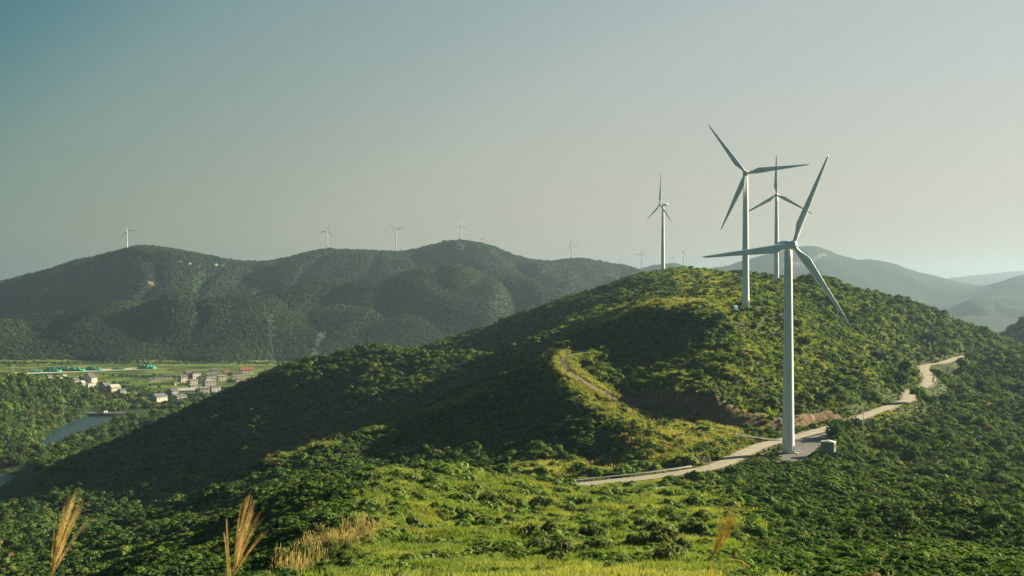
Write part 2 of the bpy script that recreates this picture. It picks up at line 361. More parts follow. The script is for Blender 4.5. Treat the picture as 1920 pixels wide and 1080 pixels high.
def in_poly(X, Yv, poly):
    ins = np.zeros(X.shape, bool); n = len(poly)
    for i in range(n):
        x1, y1 = poly[i][:2]; x2, y2 = poly[(i + 1) % n][:2]
        c = ((y1 > Yv) != (y2 > Yv)) & (X < (x2 - x1) * (Yv - y1) / (y2 - y1 + 1e-12) + x1)
        ins ^= c
    return ins

def edge_dist(X, Yv, poly):
    best = np.full(X.shape, 1e9)
    n = len(poly)
    for i in range(n):
        a = np.array(poly[i][:2]); b = np.array(poly[(i + 1) % n][:2]); ab = b - a
        t = np.clip(((X - a[0]) * ab[0] + (Yv - a[1]) * ab[1]) / (ab @ ab), 0, 1)
        best = np.minimum(best, np.hypot(X - a[0] - t * ab[0], Yv - a[1] - t * ab[1]))
    return best

def H_raw(X, Yv):
    i = np.clip(np.interp(np.log(np.maximum(Yv, 2.6)), LG, np.arange(len(LG))), 0, len(LG) - 1.001); j = np.clip(np.interp(X / np.maximum(Yv, 2.6), TG, np.arange(len(TG))), 0, len(TG) - 1.001)
    i0 = i.astype(int); j0 = j.astype(int); a = i - i0; b = j - j0
    return (Z[i0, j0] * (1 - b) + Z[i0, j0 + 1] * b) * (1 - a) + (Z[i0 + 1, j0] * (1 - b) + Z[i0 + 1, j0 + 1] * b) * a
r0, r1 = np.searchsorted(LG, [math.log(235), math.log(760)])
sl = slice(r0, r1)
dirt = np.zeros_like(Z); bank = np.zeros_like(Z)
Znat = Z[sl].copy()
dR, zR = near_poly(GX[sl], GY[sl], ROAD); dT, zT = near_poly(GX[sl], GY[sl], TRACK)
for d, zr, hw, bl in ((dT, zT, 2.6, 7.0), (dR, zR, 3.2, 6.5)):
    w = 1 - smooth(hw, hw + bl, d)
    Z[sl] = Z[sl] * (1 - w) + (zr - 0.12) * w
ins = in_poly(GX[sl], GY[sl], PAD); dp = np.where(ins, 0, edge_dist(GX[sl], GY[sl], PAD))
w = 1 - smooth(0.6, 5, dp); Z[sl] = Z[sl] * (1 - w) + (-51.72) * w
dirt[sl] = np.maximum(1 - smooth(2.2, 4.6, dR), 0.8 * (1 - smooth(1.0, 2.2, dT))) 
dirt[sl] = np.maximum(dirt[sl], 1 - smooth(0.2, 1.6, dp))
bu = [1135, 1190, 1250, 1330, 1400, 1478, 1550, 1600]
foot = np.interp(CU + F * GX[sl] / GY[sl], bu, [392, 386, 376, 362, 354, 356, 371, 379]); wid = np.interp(CU + F * GX[sl] / GY[sl], bu, [2, 11, 14, 15, 16, 17, 18, 4])
tb = (GY[sl] - foot) / wid; ub = CU + F * GX[sl] / GY[sl]; okb = (ub > 1135) & (ub < 1600) & (tb > 0) & (tb < 1)
zf_, zt_ = H_raw(GX[sl] * foot / GY[sl], foot), H_raw(GX[sl] * (foot + wid) / GY[sl], foot + wid) + 0.4
rough = 0.045 * perlin(GX[sl] / 2.2, GY[sl] / 9, 17)
Z[sl] = np.where(okb, zf_ + (zt_ - zf_) * smooth(0.12, 0.80, tb + 1.3 * rough), Z[sl])
Z[sl] += np.where((ub > 1135) & (ub < 1600) & (tb >= 1) & (tb < 2.2), 0.4 * (1 - smooth(1, 2.2, tb)), 0)
bank[sl] = okb * smooth(0.10, 0.4, tb + 2 * rough) * (1 - smooth(0.70, 0.95, tb + 2 * rough)) * (0.75 + 0.25 * smooth(1470, 1510, ub))
# lake basin
LAKE = [at(u, v, -160)[:2] for u, v in ((70, 848), (66, 838), (80, 822), (110, 801), (140, 787), (165, 780), (244, 780), (228, 788), (200, 799), (170, 812), (130, 830), (90, 846))]
POND = [at(u, v, -160)[:2] for u, v in ((-260, 872), (-100, 878), (0, 885), (33, 892.5), (22, 900), (0, 914), (-40, 935), (-260, 980))]
l0, l1 = np.searchsorted(LG, [math.log(640), math.log(1500)])
ls = slice(l0, l1)
sd = np.full(GX[ls].shape, 1e9)
for pl_ in (LAKE, POND):
    il = in_poly(GX[ls], GY[ls], pl_); dl = edge_dist(GX[ls], GY[ls], pl_); sd = np.minimum(sd, np.where(il, -dl, dl))
dl = np.abs(sd)
wl = 1 - smooth(-2, 14, sd)
cap = -158.5 + np.maximum(sd, 0) * 0.6
Z[ls] = np.where(sd < 0, np.minimum(Z[ls], -160 - np.minimum(dl * 0.25, 5)), np.minimum(np.maximum(Z[ls], -159.9 + np.minimum(sd * 0.22, 3.4)), -159.8 + 0.42 * np.minimum(sd, 1e3)))
TI = np.arange(len(TG)); LI = np.arange(len(LG))

def H(X, Yv, A=None):
    A = Z if A is None else A
    X = np.asarray(X, float); Yv = np.asarray(Yv, float)
    i = np.clip(np.interp(np.log(np.maximum(Yv, 2.6)), LG, LI), 0, len(LG) - 1.001); j = np.clip(np.interp(X / np.maximum(Yv, 2.6), TG, TI), 0, len(TG) - 1.001)
    i0 = i.astype(int); j0 = j.astype(int); a = i - i0; b = j - j0
    return (A[i0, j0] * (1 - b) + A[i0, j0 + 1] * b) * (1 - a) + (A[i0 + 1, j0] * (1 - b) + A[i0 + 1, j0 + 1] * b) * a

def ground(u, v, ymin=20):
    """where the line of sight through a photo pixel first meets the ground"""
    t = (u - CU) / F
    Ys = np.exp(np.linspace(math.log(ymin), math.log(25000), 6000))
    vv = CV - H(Ys * t, Ys) / Ys * F
    k = int(np.argmax(vv <= v)) if (vv <= v).any() else int(np.argmin(vv))
    Y = Ys[k]; return (Y * t, Y, float(H(Y * t, Y)))

def vis_v(u):
    t = (u - CU) / F; Ys = np.exp(np.linspace(math.log(20), math.log(25000), 4000))
    return Ys, CV - H(Ys * t, Ys) / Ys * F

# ------------------------------------------------------------------ ground materials and sheets
def ground_mat():
    t = NT('hillside_ground')
    n1 = t.noise(0.02, 4); n2 = t.noise(0.35, 4); n3 = t.noise(3.0, 3)
    g = t.ramp(n2, [(0.3, (0.026, 0.042, 0.014)), (0.7, (0.070, 0.100, 0.026))])
    dry = t.ramp(n3, [(0.3, (0.08, 0.09, 0.028)), (0.7, (0.16, 0.17, 0.055))])
    c = t.mix(t.ramp(n1, [(0.5, (0, 0, 0)), (0.75, (0.5, 0.5, 0.5))]), g, dry)
    soil = t.ramp(n2, [(0.25, (0.20, 0.145, 0.085)), (0.75, (0.42, 0.34, 0.22))])
    c = t.mix(t.attr('dirt'), c, soil)
    tc = t.n('ShaderNodeTexCoord'); mp = t.n('ShaderNodeMapping'); mp.inputs['Scale'].default_value = (1.0, 0.22, 0.10); mp.inputs['Rotation'].default_value = (0, R(25), 0)
    t.l(tc.outputs['Object'], mp.inputs['Vector']); ns = t.noise(0.9, 5, mp.outputs[0])
    red = t.ramp(ns, [(0.32, (0.055, 0.055, 0.028)), (0.48, (0.19, 0.12, 0.065)), (0.58, (0.11, 0.088, 0.048)), (0.68, (0.36, 0.29, 0.18))])
    c = t.mix(t.attr('bank'), c, red)
    M['ground'] = t.bsdf(c, 0.95, spec=0.1, bump=n3, bump_d=0.15)
def far_mat():
    t = NT('valley_ground')
    tc = t.n('ShaderNodeTexCoord'); mp = t.n('ShaderNodeMapping'); mp.inputs['Rotation'].default_value = (0, 0, R(12)); mp.inputs['Scale'].default_value = (0.011, 0.028, 0.02)
    t.l(tc.outputs['Object'], mp.inputs['Vector'])
    vo = t.n('ShaderNodeTexVoronoi', distance='CHEBYCHEV'); vo.inputs['Scale'].default_value = 1.0; t.l(mp.outputs[0], vo.inputs['Vector'])
    sep = t.n('ShaderNodeSeparateColor'); t.l(vo.outputs['Color'], sep.inputs[0])
    fields = t.ramp(sep.outputs[0], [(0.0, (0.05, 0.085, 0.02)), (0.35, (0.10, 0.16, 0.03)), (0.65, (0.16, 0.22, 0.04)), (1.0, (0.19, 0.20, 0.06))])
    n2 = t.noise(0.02, 5)
    fields = t.mix(t.ramp(n2, [(0.45, (0, 0, 0)), (0.6, (0.75, 0.75, 0.75))]), fields, (0.035, 0.06, 0.02))
    nf = t.noise(0.12, 4)
    wood = t.ramp(nf, [(0.3, (0.012, 0.028, 0.015)), (0.7, (0.038, 0.072, 0.032))])
    c = t.mix(t.attr('wood'), fields, wood)
    c = t.mix(t.attr('dirt'), c, (0.42, 0.36, 0.25))
    M['far_ground'] = t.bsdf(c, 0.95, spec=0.05, bump=t.noise(0.1, 3), bump_d=3.0)
ground_mat(); far_mat()

wood = np.maximum(smooth(-155, -150, Z), 0.85 * (1 - smooth(1250, 1420, GY)))
dirtf = np.zeros_like(Z)
# the pale track along the far peak and the bare rock patches
def paint(uvs, width, amount=1.0):
    pts = [ground(u, v, 1900) for u, v in uvs]; pts = catmull(pts, 12)
    a, b = np.searchsorted(LG, [math.log(2000), math.log(6000)])
    d, _ = near_poly(GX[a:b], GY[a:b], pts); dirtf[a:b] = np.maximum(dirtf[a:b], amount * (1 - smooth(width * 0.5, width, d)))

paint([(246, 483), (290, 488), (340, 491), (390, 498), (430, 501)], 5)
paint([(283, 531), (292, 535), (300, 541)], 12, 0.7); paint([(585, 668), (593, 672)], 10, 0.9)
paint([(1470, 497), (1505, 494), (1530, 484), (1550, 478)], 16, 0.6); paint([(1108, 492), (1107, 505)], 7, 0.6)

def sheet(name, a, b, m, attrs):
    rows = np.arange(a, b); nr, nc = len(rows), len(TG)
    VV = np.stack([GX[a:b], GY[a:b], Z[a:b]], -1).reshape(-1, 3)
    idx = np.arange(nr * nc).reshape(nr, nc)
    Q = np.stack([idx[:-1, :-1], idx[:-1, 1:], idx[1:, 1:], idx[1:, :-1]], -1).reshape(-1, 4)
    me = mesh_np(name, VV, Q, m, True)
    for k, A in attrs.items(): fattr(me, k, A[a:b])
    return tag(link(name, me), kind='structure')
cut = int(np.searchsorted(LG, math.log(1010)))
# ------------------------------------------------------------------ wind turbines
def tower_mesh(h, rb, rt):
    b = MB(); prof = []
    for k in range(25):
        t = k / 24; prof.append((rb + (rt - rb) * t, h * t))
    b.lathe(prof, 40)
    return b.mesh('tower', M['white_paint'], True)
def ring_mesh(z, r):
    b = MB(); b.lathe([(r - 0.04, z - 0.07), (r + 0.022, z - 0.06), (r + 0.022, z + 0.06), (r - 0.04, z + 0.07)], 40, capped=False); return b
def nacelle_mesh(s=1.0):
    secs = [(-1.7, 0.80, 0.85, 0.0), (-1.5, 1.10, 1.15, 0.0), (-0.4, 1.28, 1.38, 0.05), (1.5, 1.32, 1.42, 0.08), (3.6, 1.28, 1.36, 0.12), (5.0, 1.08, 1.12, 0.2), (5.35, 0.7, 0.7, 0.25)]
    V_ = []; n = 20
    for y, a, c, dz in secs:
        for k in range(n):
            t = 2 * math.pi * k / n; ct, st = math.cos(t), math.sin(t)
            e = 0.62
            V_.append((a * math.copysign(abs(ct) ** e, ct), y, dz + c * math.copysign(abs(st) ** e, st)))
    F_ = [(j * n + k, j * n + (k + 1) % n, (j + 1) * n + (k + 1) % n, (j + 1) * n + k) for j in range(len(secs) - 1) for k in range(n)]
    F_ += [tuple(range(n)), tuple(range(len(V_) - 1, len(V_) - n - 1, -1))]
    b = MB(); b.add(V_, F_); return b.mesh('nacelle', M['white_paint'], True)
def hub_mesh():
    b = MB(); b.lathe([(0.02, -1.65), (0.45, -1.58), (0.85, -1.35), (1.18, -0.9), (1.34, -0.3), (1.36, 0.4), (1.25, 0.9), (0.9, 1.1)], 28, 'y')
    return b.mesh('hub', M['white_paint'], True)
def blade_mesh(L=30.0):
    rs = [0.8, 1.4, 2.2, 3.2, 4.4, 5.6, 6.8, 8.4, 11, 14, 17, 20, 23, 26, 28, 29.3, 30.0]
    V_ = []; n = 18
    for r in rs:
        if r < 6.8:
            k = min(1, max(0, (r - 1.4) / 5.4)); k = k * k * (3 - 2 * k); c = 1.25 + (2.75 - 1.25) * k; th = 1.25 + (0.62 - 1.25) * k
        else:
            q = (r - 6.8) / 23.2; c = 2.75 - 2.25 * q ** 0.85; th = 0.62 * (1 - q) + 0.05; k = 1
        if r > 29: c *= 0.45 if r > 29.5 else 0.8
        tw = R(16) * (1 - min(1, r / 24)) ** 1.5 + R(4)
        for i in range(n):
            t = 2 * math.pi * i / n
            x = 0.5 * c * math.cos(t) - (0.2 * c) * k; y = 0.5 * th * math.sin(t) * (1 if k < 0.1 else (0.45 + 0.55 * (0.5 + 0.5 * math.cos(t))) ** 0.8)
            V_.append((x * math.cos(tw) - y * math.sin(tw), x * math.sin(tw) + y * math.cos(tw) - 0.02 * r, r * L / 30.0))
    F_ = [(j * n + i, j * n + (i + 1) % n, (j + 1) * n + (i + 1) % n, (j + 1) * n + i) for j in range(len(rs) - 1) for i in range(n)]
    F_ += [tuple(range(n - 1, -1, -1)), tuple(range(len(V_) - n, len(V_)))]
    b = MB(); b.add(V_, F_); return b.mesh('blade', M['white_paint'], True)
NAC, HUB, BLD = nacelle_mesh(), hub_mesh(), blade_mesh()
def turbine(base, hubz, yaw, th0, label, group, k=1.0, near=True):
    h = hubz - base[2]
    t = tag(empty('wind_turbine', base, R(yaw)), label, 'wind turbine', group)
    rb, rt = 1.85 * k, 1.15 * k
    tw = link('tower', tower_mesh(h - 1.5 * k, rb, rt), t)
    if near:
        for z in (0.33, 0.66): ring_mesh((h - 1.5) * z, rb + (rt - rb) * z).build('flange', M['white_paint'], tw, smooth_=True)
        d = MB().box(-0.45, 0.45, -rb - 0.08, -rb + 0.25, 1.2, 3.3); dn = d.build('door', M['hut_dark'], tw)
        dn.rotation_euler = (0, 0, R(62) - R(yaw))
    link('nacelle', NAC, t, (0, 0, h)).scale = (k, k, k)
    link('hub', HUB, t, (0, -2.9 * k, h)).scale = (k, k, k)
    for i in range(3):
        link('blade', BLD, t, (0, -3.1 * k, h), (0, R(th0 + 120 * i), 0)).scale = (k, k, k)
    return t
G1 = 'wind turbines on the near green hill'; G2 = 'wind turbines far off on the ridges'
b1 = at(1478, 857, Y=307); b2 = at(1398, 574, Y=491); b3 = at(1456, 526, Y=758); b4 = at(1243, 511, Y=955)
T1 = turbine((b1[0], b1[1], -52.6), at(1478, 460, Y=307)[2], 12, 22.6, 'nearest and largest white wind turbine, beside the road junction, stair at its foot', G1)
T2 = turbine((b2[0], b2[1], b2[2] - 0.6), at(1398, 326, Y=491)[2], -12, 83.6, 'tall white wind turbine with a small teal hut at its foot', G1)
T3 = turbine((b3[0], b3[1], b3[2] - 2.0), at(1456, 366, Y=758)[2], -15, 0, 'white wind turbine with one blade straight up, rising from behind the hilltop', G1)
T4 = turbine((b4[0], b4[1], b4[2] - 1.0), at(1243, 384, Y=955)[2], -72, 6, 'white wind turbine turned sideways showing its nacelle, alone on the hill summit', G1)
# open stair at the foot of the nearest turbine
sb = MB(); ca = R(62 - 12)
st_dir = Vector((math.sin(R(50)), -math.cos(R(50)), 0)); sd2 = Vector((math.cos(R(50)), math.sin(R(50)), 0))
for i in range(6):
    p = st_dir * (1.9 + 0.9 + i * 0.32); sb.bar(p - sd2 * 0.5 + Vector((0, 0, 1.15 - i * 0.19)), p + sd2 * 0.5 + Vector((0, 0, 1.15 - i * 0.19)), 0.3, 0.05)
sb.bar(st_dir * 1.8 + Vector((0, 0, 1.17)), st_dir * 2.75 + Vector((0, 0, 1.17)), 1.1, 0.06)
stair = sb.build('stair', M['galvanised'], T1)
for s in (-0.55, 0.55):
    hr_ = MB(); o_ = sd2 * s; z = lambda a: Vector((0, 0, a))
    for zz in (0.55, 1.05):
        hr_.tube(st_dir * 1.9 + o_ + z(1.17 + zz), st_dir * 2.75 + o_ + z(1.17 + zz), 0.035); hr_.tube(st_dir * 2.75 + o_ + z(1.17 + zz), st_dir * 4.6 + o_ + z(0.1 + zz), 0.035)
    for a, zb in ((1.95, 1.17), (2.75, 1.17), (3.7, 0.6), (4.6, 0.05)): hr_.tube(st_dir * a + o_ + z(zb - 0.6), st_dir * a + o_ + z(zb + 1.08), 0.035)
    hr_.build('handrail', M['galvanised'], stair)

def crest(u, y0, y1):
    """highest looking ground of a column between two distances"""
    Ys = np.linspace(y0, y1, 400); t = (u - CU) / F; z = H(Ys * t, Ys); k = int(np.argmin(CV - z / Ys * F)); return (float(Ys[k] * t), float(Ys[k]), float(z[k]))
for u, hv, y0, y1, yaw, th, k, lab in (
        (238, 432, 2950, 3250, 8, -24, 1.05, 'small distant wind turbine on the flat rocky peak, leftmost in the picture'),
        (614, 433, 3250, 3550, 10, 18, 1.0, 'small distant wind turbine at the left shoulder of the long dark ridge'),
        (742, 431, 3250, 3550, 6, 70, 1.0, 'small distant wind turbine with Y-spread blades on the middle of the long ridge'),
        (865, 423, 3250, 3550, 28, 4, 0.95, 'small distant wind turbine on the highest top of the long dark ridge'),
        (909, 447, 3350, 3600, 20, 24, 0.85, 'tiny wind turbine half hidden just behind the highest ridge top'),
        (1072, 460, 3450, 3750, -30, -14, 0.95, 'lone distant wind turbine on the small rounded hump right of the long ridge'),
        (1203, 475, 3560, 3800, 5, 14, 0.9, 'distant wind turbine seen close left of the summit turbine, beyond the hill'),
        (1282, 471, 4700, 5200, 12, 34, 1.1, 'distant wind turbine seen just right of the summit turbine, beyond the hill'),
        (1352, 478, 5300, 5700, 0, 4, 0.9, 'faintest tiny wind turbine, at the left foot of the pale far mountain')):
    p = crest(u, y0, y1); hz = at(u, hv, Y=p[1])[2]
    turbine((p[0], p[1], min(p[2], hz - 45) - 2), hz, yaw, th, lab, G2, k, False)
BASES = [(b1[0], b1[1], 3.2), (b2[0], b2[1], 3.4), (b3[0], b3[1], 4), (b4[0], b4[1], 5)]

# ------------------------------------------------------------------ huts beside the turbines
def hut(name, loc, rz, w, d, h, wallm, roofm, label, hip=0.45):
    o = tag(empty(name, loc, R(rz)), label, 'transformer hut', 'equipment huts beside the turbines')
    MB().box(-w / 2, w / 2, -d / 2, d / 2, -1.2, h).build('wall', M[wallm], o)
    e = 0.18; b = MB()
    b.add([(-w / 2 - e, -d / 2 - e, h), (w / 2 + e, -d / 2 - e, h), (w / 2 + e, d / 2 + e, h), (-w / 2 - e, d / 2 + e, h), (-w / 2 - e, -d / 2 - e, h + 0.14), (w / 2 + e, -d / 2 - e, h + 0.14), (w / 2 + e, d / 2 + e, h + 0.14), (-w / 2 - e, d / 2 + e, h + 0.14),
           (-w * 0.22, 0, h + 0.14 + hip), (w * 0.22, 0, h + 0.14 + hip)],
          [(3, 2, 1, 0), (0, 1, 5, 4), (1, 2, 6, 5), (2, 3, 7, 6), (3, 0, 4, 7), (4, 5, 9, 8), (6, 7, 8, 9), (5, 6, 9), (7, 4, 8)])
    b.build('roof', M[roofm], o)
    MB().box(-0.5, 0.5, -d / 2 - 0.05, -d / 2 + 0.02, 0.1, h * 0.78).build('door', M['hut_dark'], o)
    for sx in (-1, 1):
        MB().box(sx * w * 0.36 - 0.25, sx * w * 0.36 + 0.25, -d / 2 - 0.04, -d / 2 + 0.02, h * 0.55, h * 0.8).build('vent', M['hut_dark'], o)
    b = MB().box(-w / 2 - 0.04, -w / 2 + 0.02, -0.35, 0.35, h * 0.55, h * 0.78); b.build('vent', M['hut_dark'], o)
    return o
p = at(1553, 860, Y=301); hb_ = (p[0], p[1], float(H(p[0], p[1])) + 0.25); hut('transformer_hut', hb_, 62, 2.9, 3.9, 3.2, 'hut_wall', 'hut_roof', 'grey green box hut with pale hipped roof in the brush beside the nearest turbine'); BASES.append((hb_[0], hb_[1], 3.0))
p = at(1376, 577, Y=478); hb2 = (p[0], p[1], float(H(p[0], p[1])) + 0.3); hut('transformer_hut', hb2, 40, 2.7, 2.7, 3.0, 'hut_teal', 'hut_teal', 'small teal hut left of the foot of the halfway turbine', 0.3); BASES.append((hb2[0], hb2[1], 3.2))
p = at(1228, 511, Y=948); hut('transformer_hut', (p[0], p[1], float(H(p[0], p[1])) + 0.6), 20, 4.2, 2.6, 2.6, 'hut_wall', 'hut_dark', 'dark flat box beside the summit turbine, on the skyline', 0.1); BASES.append((p[0], p[1], 5))

# ------------------------------------------------------------------ poles, posts, pylons
def pole(loc, h, arms, label, r=0.14, mat='concrete', name='utility_pole', cat='utility pole', group='utility poles on the near hill', rz=0.0, double=False):
    o = tag(empty(name, loc, rz), label, cat, group)
    b = MB()
    for x in ((-0.9, 0.9) if double else (0,)): b.tube((x, 0, -1), (x, 0, h), r, r * 0.65)
    b.build('shaft', M[mat], o, smooth_=True)
    for z, w in arms:
        a = MB().bar((-w / 2, -r, h - z), (w / 2, -r, h - z), 0.12, 0.14); ar = a.build('crossarm', M['galvanised'], o)
        for x in (-w * 0.46, -w * 0.2, w * 0.2, w * 0.46):
            MB().tube((x, -r, h - z + 0.06), (x, -r, h - z + 0.36), 0.07, 0.05).build('insulator', M['hut_roof'], ar)
    return o
def pole_px(u, vb, vt, arms, label, **k):
    Y = k.pop('Y', None)
    if Y is None: g = ground(u, vb)
    else: X_ = (u - CU) / F * Y; g = (X_, Y, float(H(X_, Y)))
    h = at(u, vt, Y=g[1])[2] - g[2]
    return pole(g, h, arms, label, **k)
pole_px(1619, 838, 765, [(0.3, 2.2), (1.1, 1.6)], 'concrete utility pole with crossarms in the brush below the road on the right', rz=0.3)
pole_px(1395, 672, 611, [(0.4, 2.0)], 'slim utility pole on the sunlit slope under the halfway turbine')
pole_px(1275, 556, 524, [(0.3, 3.2), (2.2, 3.0)], 'twin-legged utility pole with two crossarms on the yellow shoulder of the hill', double=True, rz=0.2)
pole_px(1263, 507, 481, [(0.4, 1.8)], 'utility pole on the skyline right of the summit turbine', Y=905)
pole_px(1359, 520, 495, [(0.5, 1.8)], 'utility pole on the skyline left of the halfway turbine tower', Y=800)
pole_px(1404, 520, 486, [(0.5, 1.6)], 'thin utility pole peeking out right of the halfway turbine tower', Y=770, r=0.12)
pole_px(1286, 520, 510, [], 'short bare pole on the shaded hilltop', Y=840, r=0.12)
pole_px(1130, 541, 517, [(0.3, 4.0)], 'T-shaped utility pole on the left skyline of the near hill', Y=955)
pole_px(1203, 512, 496, [(0.4, 1.4)], 'short utility pole at the left end of the summit', Y=950)
pole_px(1329, 946, 889, [], 'tall thin grey stake in the meadow below the guardrail', r=0.09, mat='pole_wood', name='stake', cat='stake', group='bare stakes in the meadow')
pole_px(787, 912, 877, [], 'wooden stake on the far rim of the meadow', r=0.10, mat='pole_wood', name='stake', cat='stake', group='bare stakes in the meadow')
pole_px(543, 931, 917, [], 'short wooden stake at the dark left rim of the meadow', r=0.10, mat='pole_wood', name='stake', cat='stake', group='bare stakes in the meadow')

def pylon(loc, h, label, arms, w0):
    o = tag(empty('power_pylon', loc, R(12)), label, 'power pylon', 'lattice power pylons'); lv = [0, 0.16, 0.32, 0.46, 0.58, 0.68, 0.77, 0.86, 0.94, 1.0]
    def hw(t): return w0 / 2 * (1 - t / 0.5) + 1.6 * (t / 0.5) if t < 0.5 else 1.6 - 1.1 * (t - 0.5) / 0.5
    b = MB()
    for a, c in zip(lv[:-1], lv[1:]):
        A, C = hw(a), hw(c)
        for sx, sy in ((1, 1), (1, -1), (-1, -1), (-1, 1)):
            b.tube((sx * A, sy * A, a * h), (sx * C, sy * C, c * h), 0.22, n=4)
        for (p0, p1) in (((1, 1), (1, -1)), ((1, -1), (-1, -1)), ((-1, -1), (-1, 1)), ((-1, 1), (1, 1))):
            b.tube((p0[0] * A, p0[1] * A, a * h), (p1[0] * C, p1[1] * C, c * h), 0.12, n=4); b.tube((p1[0] * A, p1[1] * A, a * h), (p0[0] * C, p0[1] * C, c * h), 0.12, n=4)
            b.tube((p0[0] * C, p0[1] * C, c * h), (p1[0] * C, p1[1] * C, c * h), 0.12, n=4)
    b.build('lattice_mast', M['galvanised'], o)
    for z, w in arms:
        c = MB(); c.tube((-w / 2, 0, z * h), (w / 2, 0, z * h), 0.3, n=4)
        for s in (-1, 1): c.tube((s * w / 2, 0, z * h), (s * 0.8, 0, z * h + 2.2), 0.16, n=4)
        ar = c.build('crossarm', M['galvanised'], o)
        for s in (-0.48, -0.26, 0.26, 0.48):
            MB().tube((s * w, 0, z * h - 0.1), (s * w, 0, z * h - 2.6), 0.22, n=5).build('insulator', M['hut_roof'], ar)
    return o
gx = at(507, z=-157, Y=1900); pylon((gx[0], gx[1], -157.5), at(507, 590, Y=1900)[2] + 157.5, 'tall pale lattice pylon in the valley in front of the wooded slope', [(0.62, 20), (0.76, 18), (0.89, 15), (0.98, 8)], 18)
gx = at(1063, z=0, Y=1130); gz = float(H(gx[0], gx[1])) - 1; pylon((gx[0], gx[1], gz), at(1063, 507, Y=1130)[2] - gz, 'dark lattice pylon standing just behind the left skyline of the near hill', [(0.55, 11), (0.72, 13), (0.88, 13), (0.97, 8)], 8)

# ------------------------------------------------------------------ guardrails, concrete bits
def guardrail(u0, u1, side, label, off=3.3, post=4.0):
    uu = CU + F * ROAD[:, 0] / ROAD[:, 1]; i0 = int(np.argmin(np.abs(uu - u0) + (np.arange(len(uu)) < 0))); i1 = int(np.argmin(np.abs(uu - u1)))
    i0, i1 = min(i0, i1), max(i0, i1)
    pts = ROAD[i0:i1 + 1]; d = np.gradient(pts[:, :2], axis=0); d /= np.linalg.norm(d, axis=1)[:, None]; nrm = np.stack([-d[:, 1], d[:, 0]], 1) * side
    q = pts.copy(); q[:, :2] += nrm * off
    zt = np.maximum(H(q[:, 0], q[:, 1]), q[:, 2] - 0.1); k5 = np.ones(9) / 9; q[:, 2] = np.convolve(np.pad(zt, 4, mode='edge'), k5, 'valid')
    c0 = q[len(q) // 2]; o = tag(empty('guardrail', c0), label, 'guardrail', 'steel guardrails along the hill road')
    b = MB(); q0 = q - c0; V_ = []; prof = [(0.0, 0.50), (0.09, 0.56), (0.0, 0.66), (0.09, 0.77), (0.0, 0.83), (-0.04, 0.83), (-0.04, 0.50)]
    for p_, n_ in zip(q0[::2], nrm[::2]):
        for a, z in prof: V_.append((p_[0] - n_[0] * a, p_[1] - n_[1] * a, p_[2] + z))
    m = len(prof); F_ = [(j * m + k, j * m + (k + 1) % m, (j + 1) * m + (k + 1) % m, (j + 1) * m + k) for j in range(len(V_) // m - 1) for k in range(m)]
    b.add(V_, F_); b.build('rail_beam', M['galvanised'], o)
    s = np.concatenate([[0], np.cumsum(np.linalg.norm(np.diff(q0[:, :2], axis=0), axis=1))])
    for a in np.arange(0.3, s[-1], post):
        k = int(np.argmin(np.abs(s - a))); n_ = nrm[k]
        MB().tube((q0[k][0] + n_[0] * 0.12, q0[k][1] + n_[1] * 0.12, q0[k][2] - 0.6), (q0[k][0] + n_[0] * 0.12, q0[k][1] + n_[1] * 0.12, q0[k][2] + 0.8), 0.07, n=6).build('post', M['galvanised'], o)
    return o
guardrail(1076, 1318, 1, 'long pale steel guardrail along the upper edge of the near road')
uu_ = CU + F * ROAD[:, 0] / ROAD[:, 1]
g0 = int(np.argmin(np.abs(uu_ - 1742) + 5 * (np.abs(ROAD[:, 1] - 508) > 12)))
def short_rail(i0, i1, side, label, off):
    pts = ROAD[i0:i1]; d = np.gradient(pts[:, :2], axis=0); d /= np.linalg.norm(d, axis=1)[:, None]; nrm = np.stack([-d[:, 1], d[:, 0]], 1) * side
    q = pts.copy(); q[:, :2] += nrm * off; c0 = q[len(q) // 2]; o = tag(empty('guardrail', c0), label, 'guardrail', 'steel guardrails along the hill road'); q -= c0
    b = MB()
    for a, c in zip(q[:-2:3], q[3::3]): b.bar((a[0], a[1], a[2] + 0.7), (c[0], c[1], c[2] + 0.7), 0.08, 0.34)
    b.build('rail_beam', M['galvanised'], o)
    for p_ in q[::5]: MB().tube((p_[0], p_[1], p_[2] - 0.6), (p_[0], p_[1], p_[2] + 0.8), 0.08, n=6).build('post', M['galvanised'], o)
short_rail(g0 - 12, g0 + 14, -1, 'short pale guardrail on the outside of the far road bend', 3.2)

g = ground(1318, 869); rz = R(-18)
ru = tag(empty('concrete_railing', g, rz), 'broken pale concrete railing of two posts and beams beside the guardrail', 'railing')
for x, hh in ((-1.9, 3.0), (-1.45, 2.2), (1.9, 1.9)): MB().box(x - 0.17, x + 0.17, -0.17, 0.17, -0.8, hh).build('post', M['concrete'], ru)
for z0, z1 in ((1.9, 1.55), (1.3, 0.98), (0.7, 0.4)): MB().bar((-1.27, 0, z0), (1.72, 0, z1), 0.16, 0.17).build('beam', M['concrete'], ru)
g = ground(1240, 920); sb_ = MB().box(-1.3, 1.3, -0.9, 0.9, -0.14, 0.14)
tag(sb_.build('concrete_slab', M['hut_roof'], None, (g[0], g[1], g[2] + 0.45), (R(14), R(-8), R(20))), 'pale concrete slab tilted in the brush under the guardrail road', 'slab')
BASES.append((g[0], g[1], 2.4)); g = ground(1318, 869); BASES.append((g[0], g[1], 2.2))

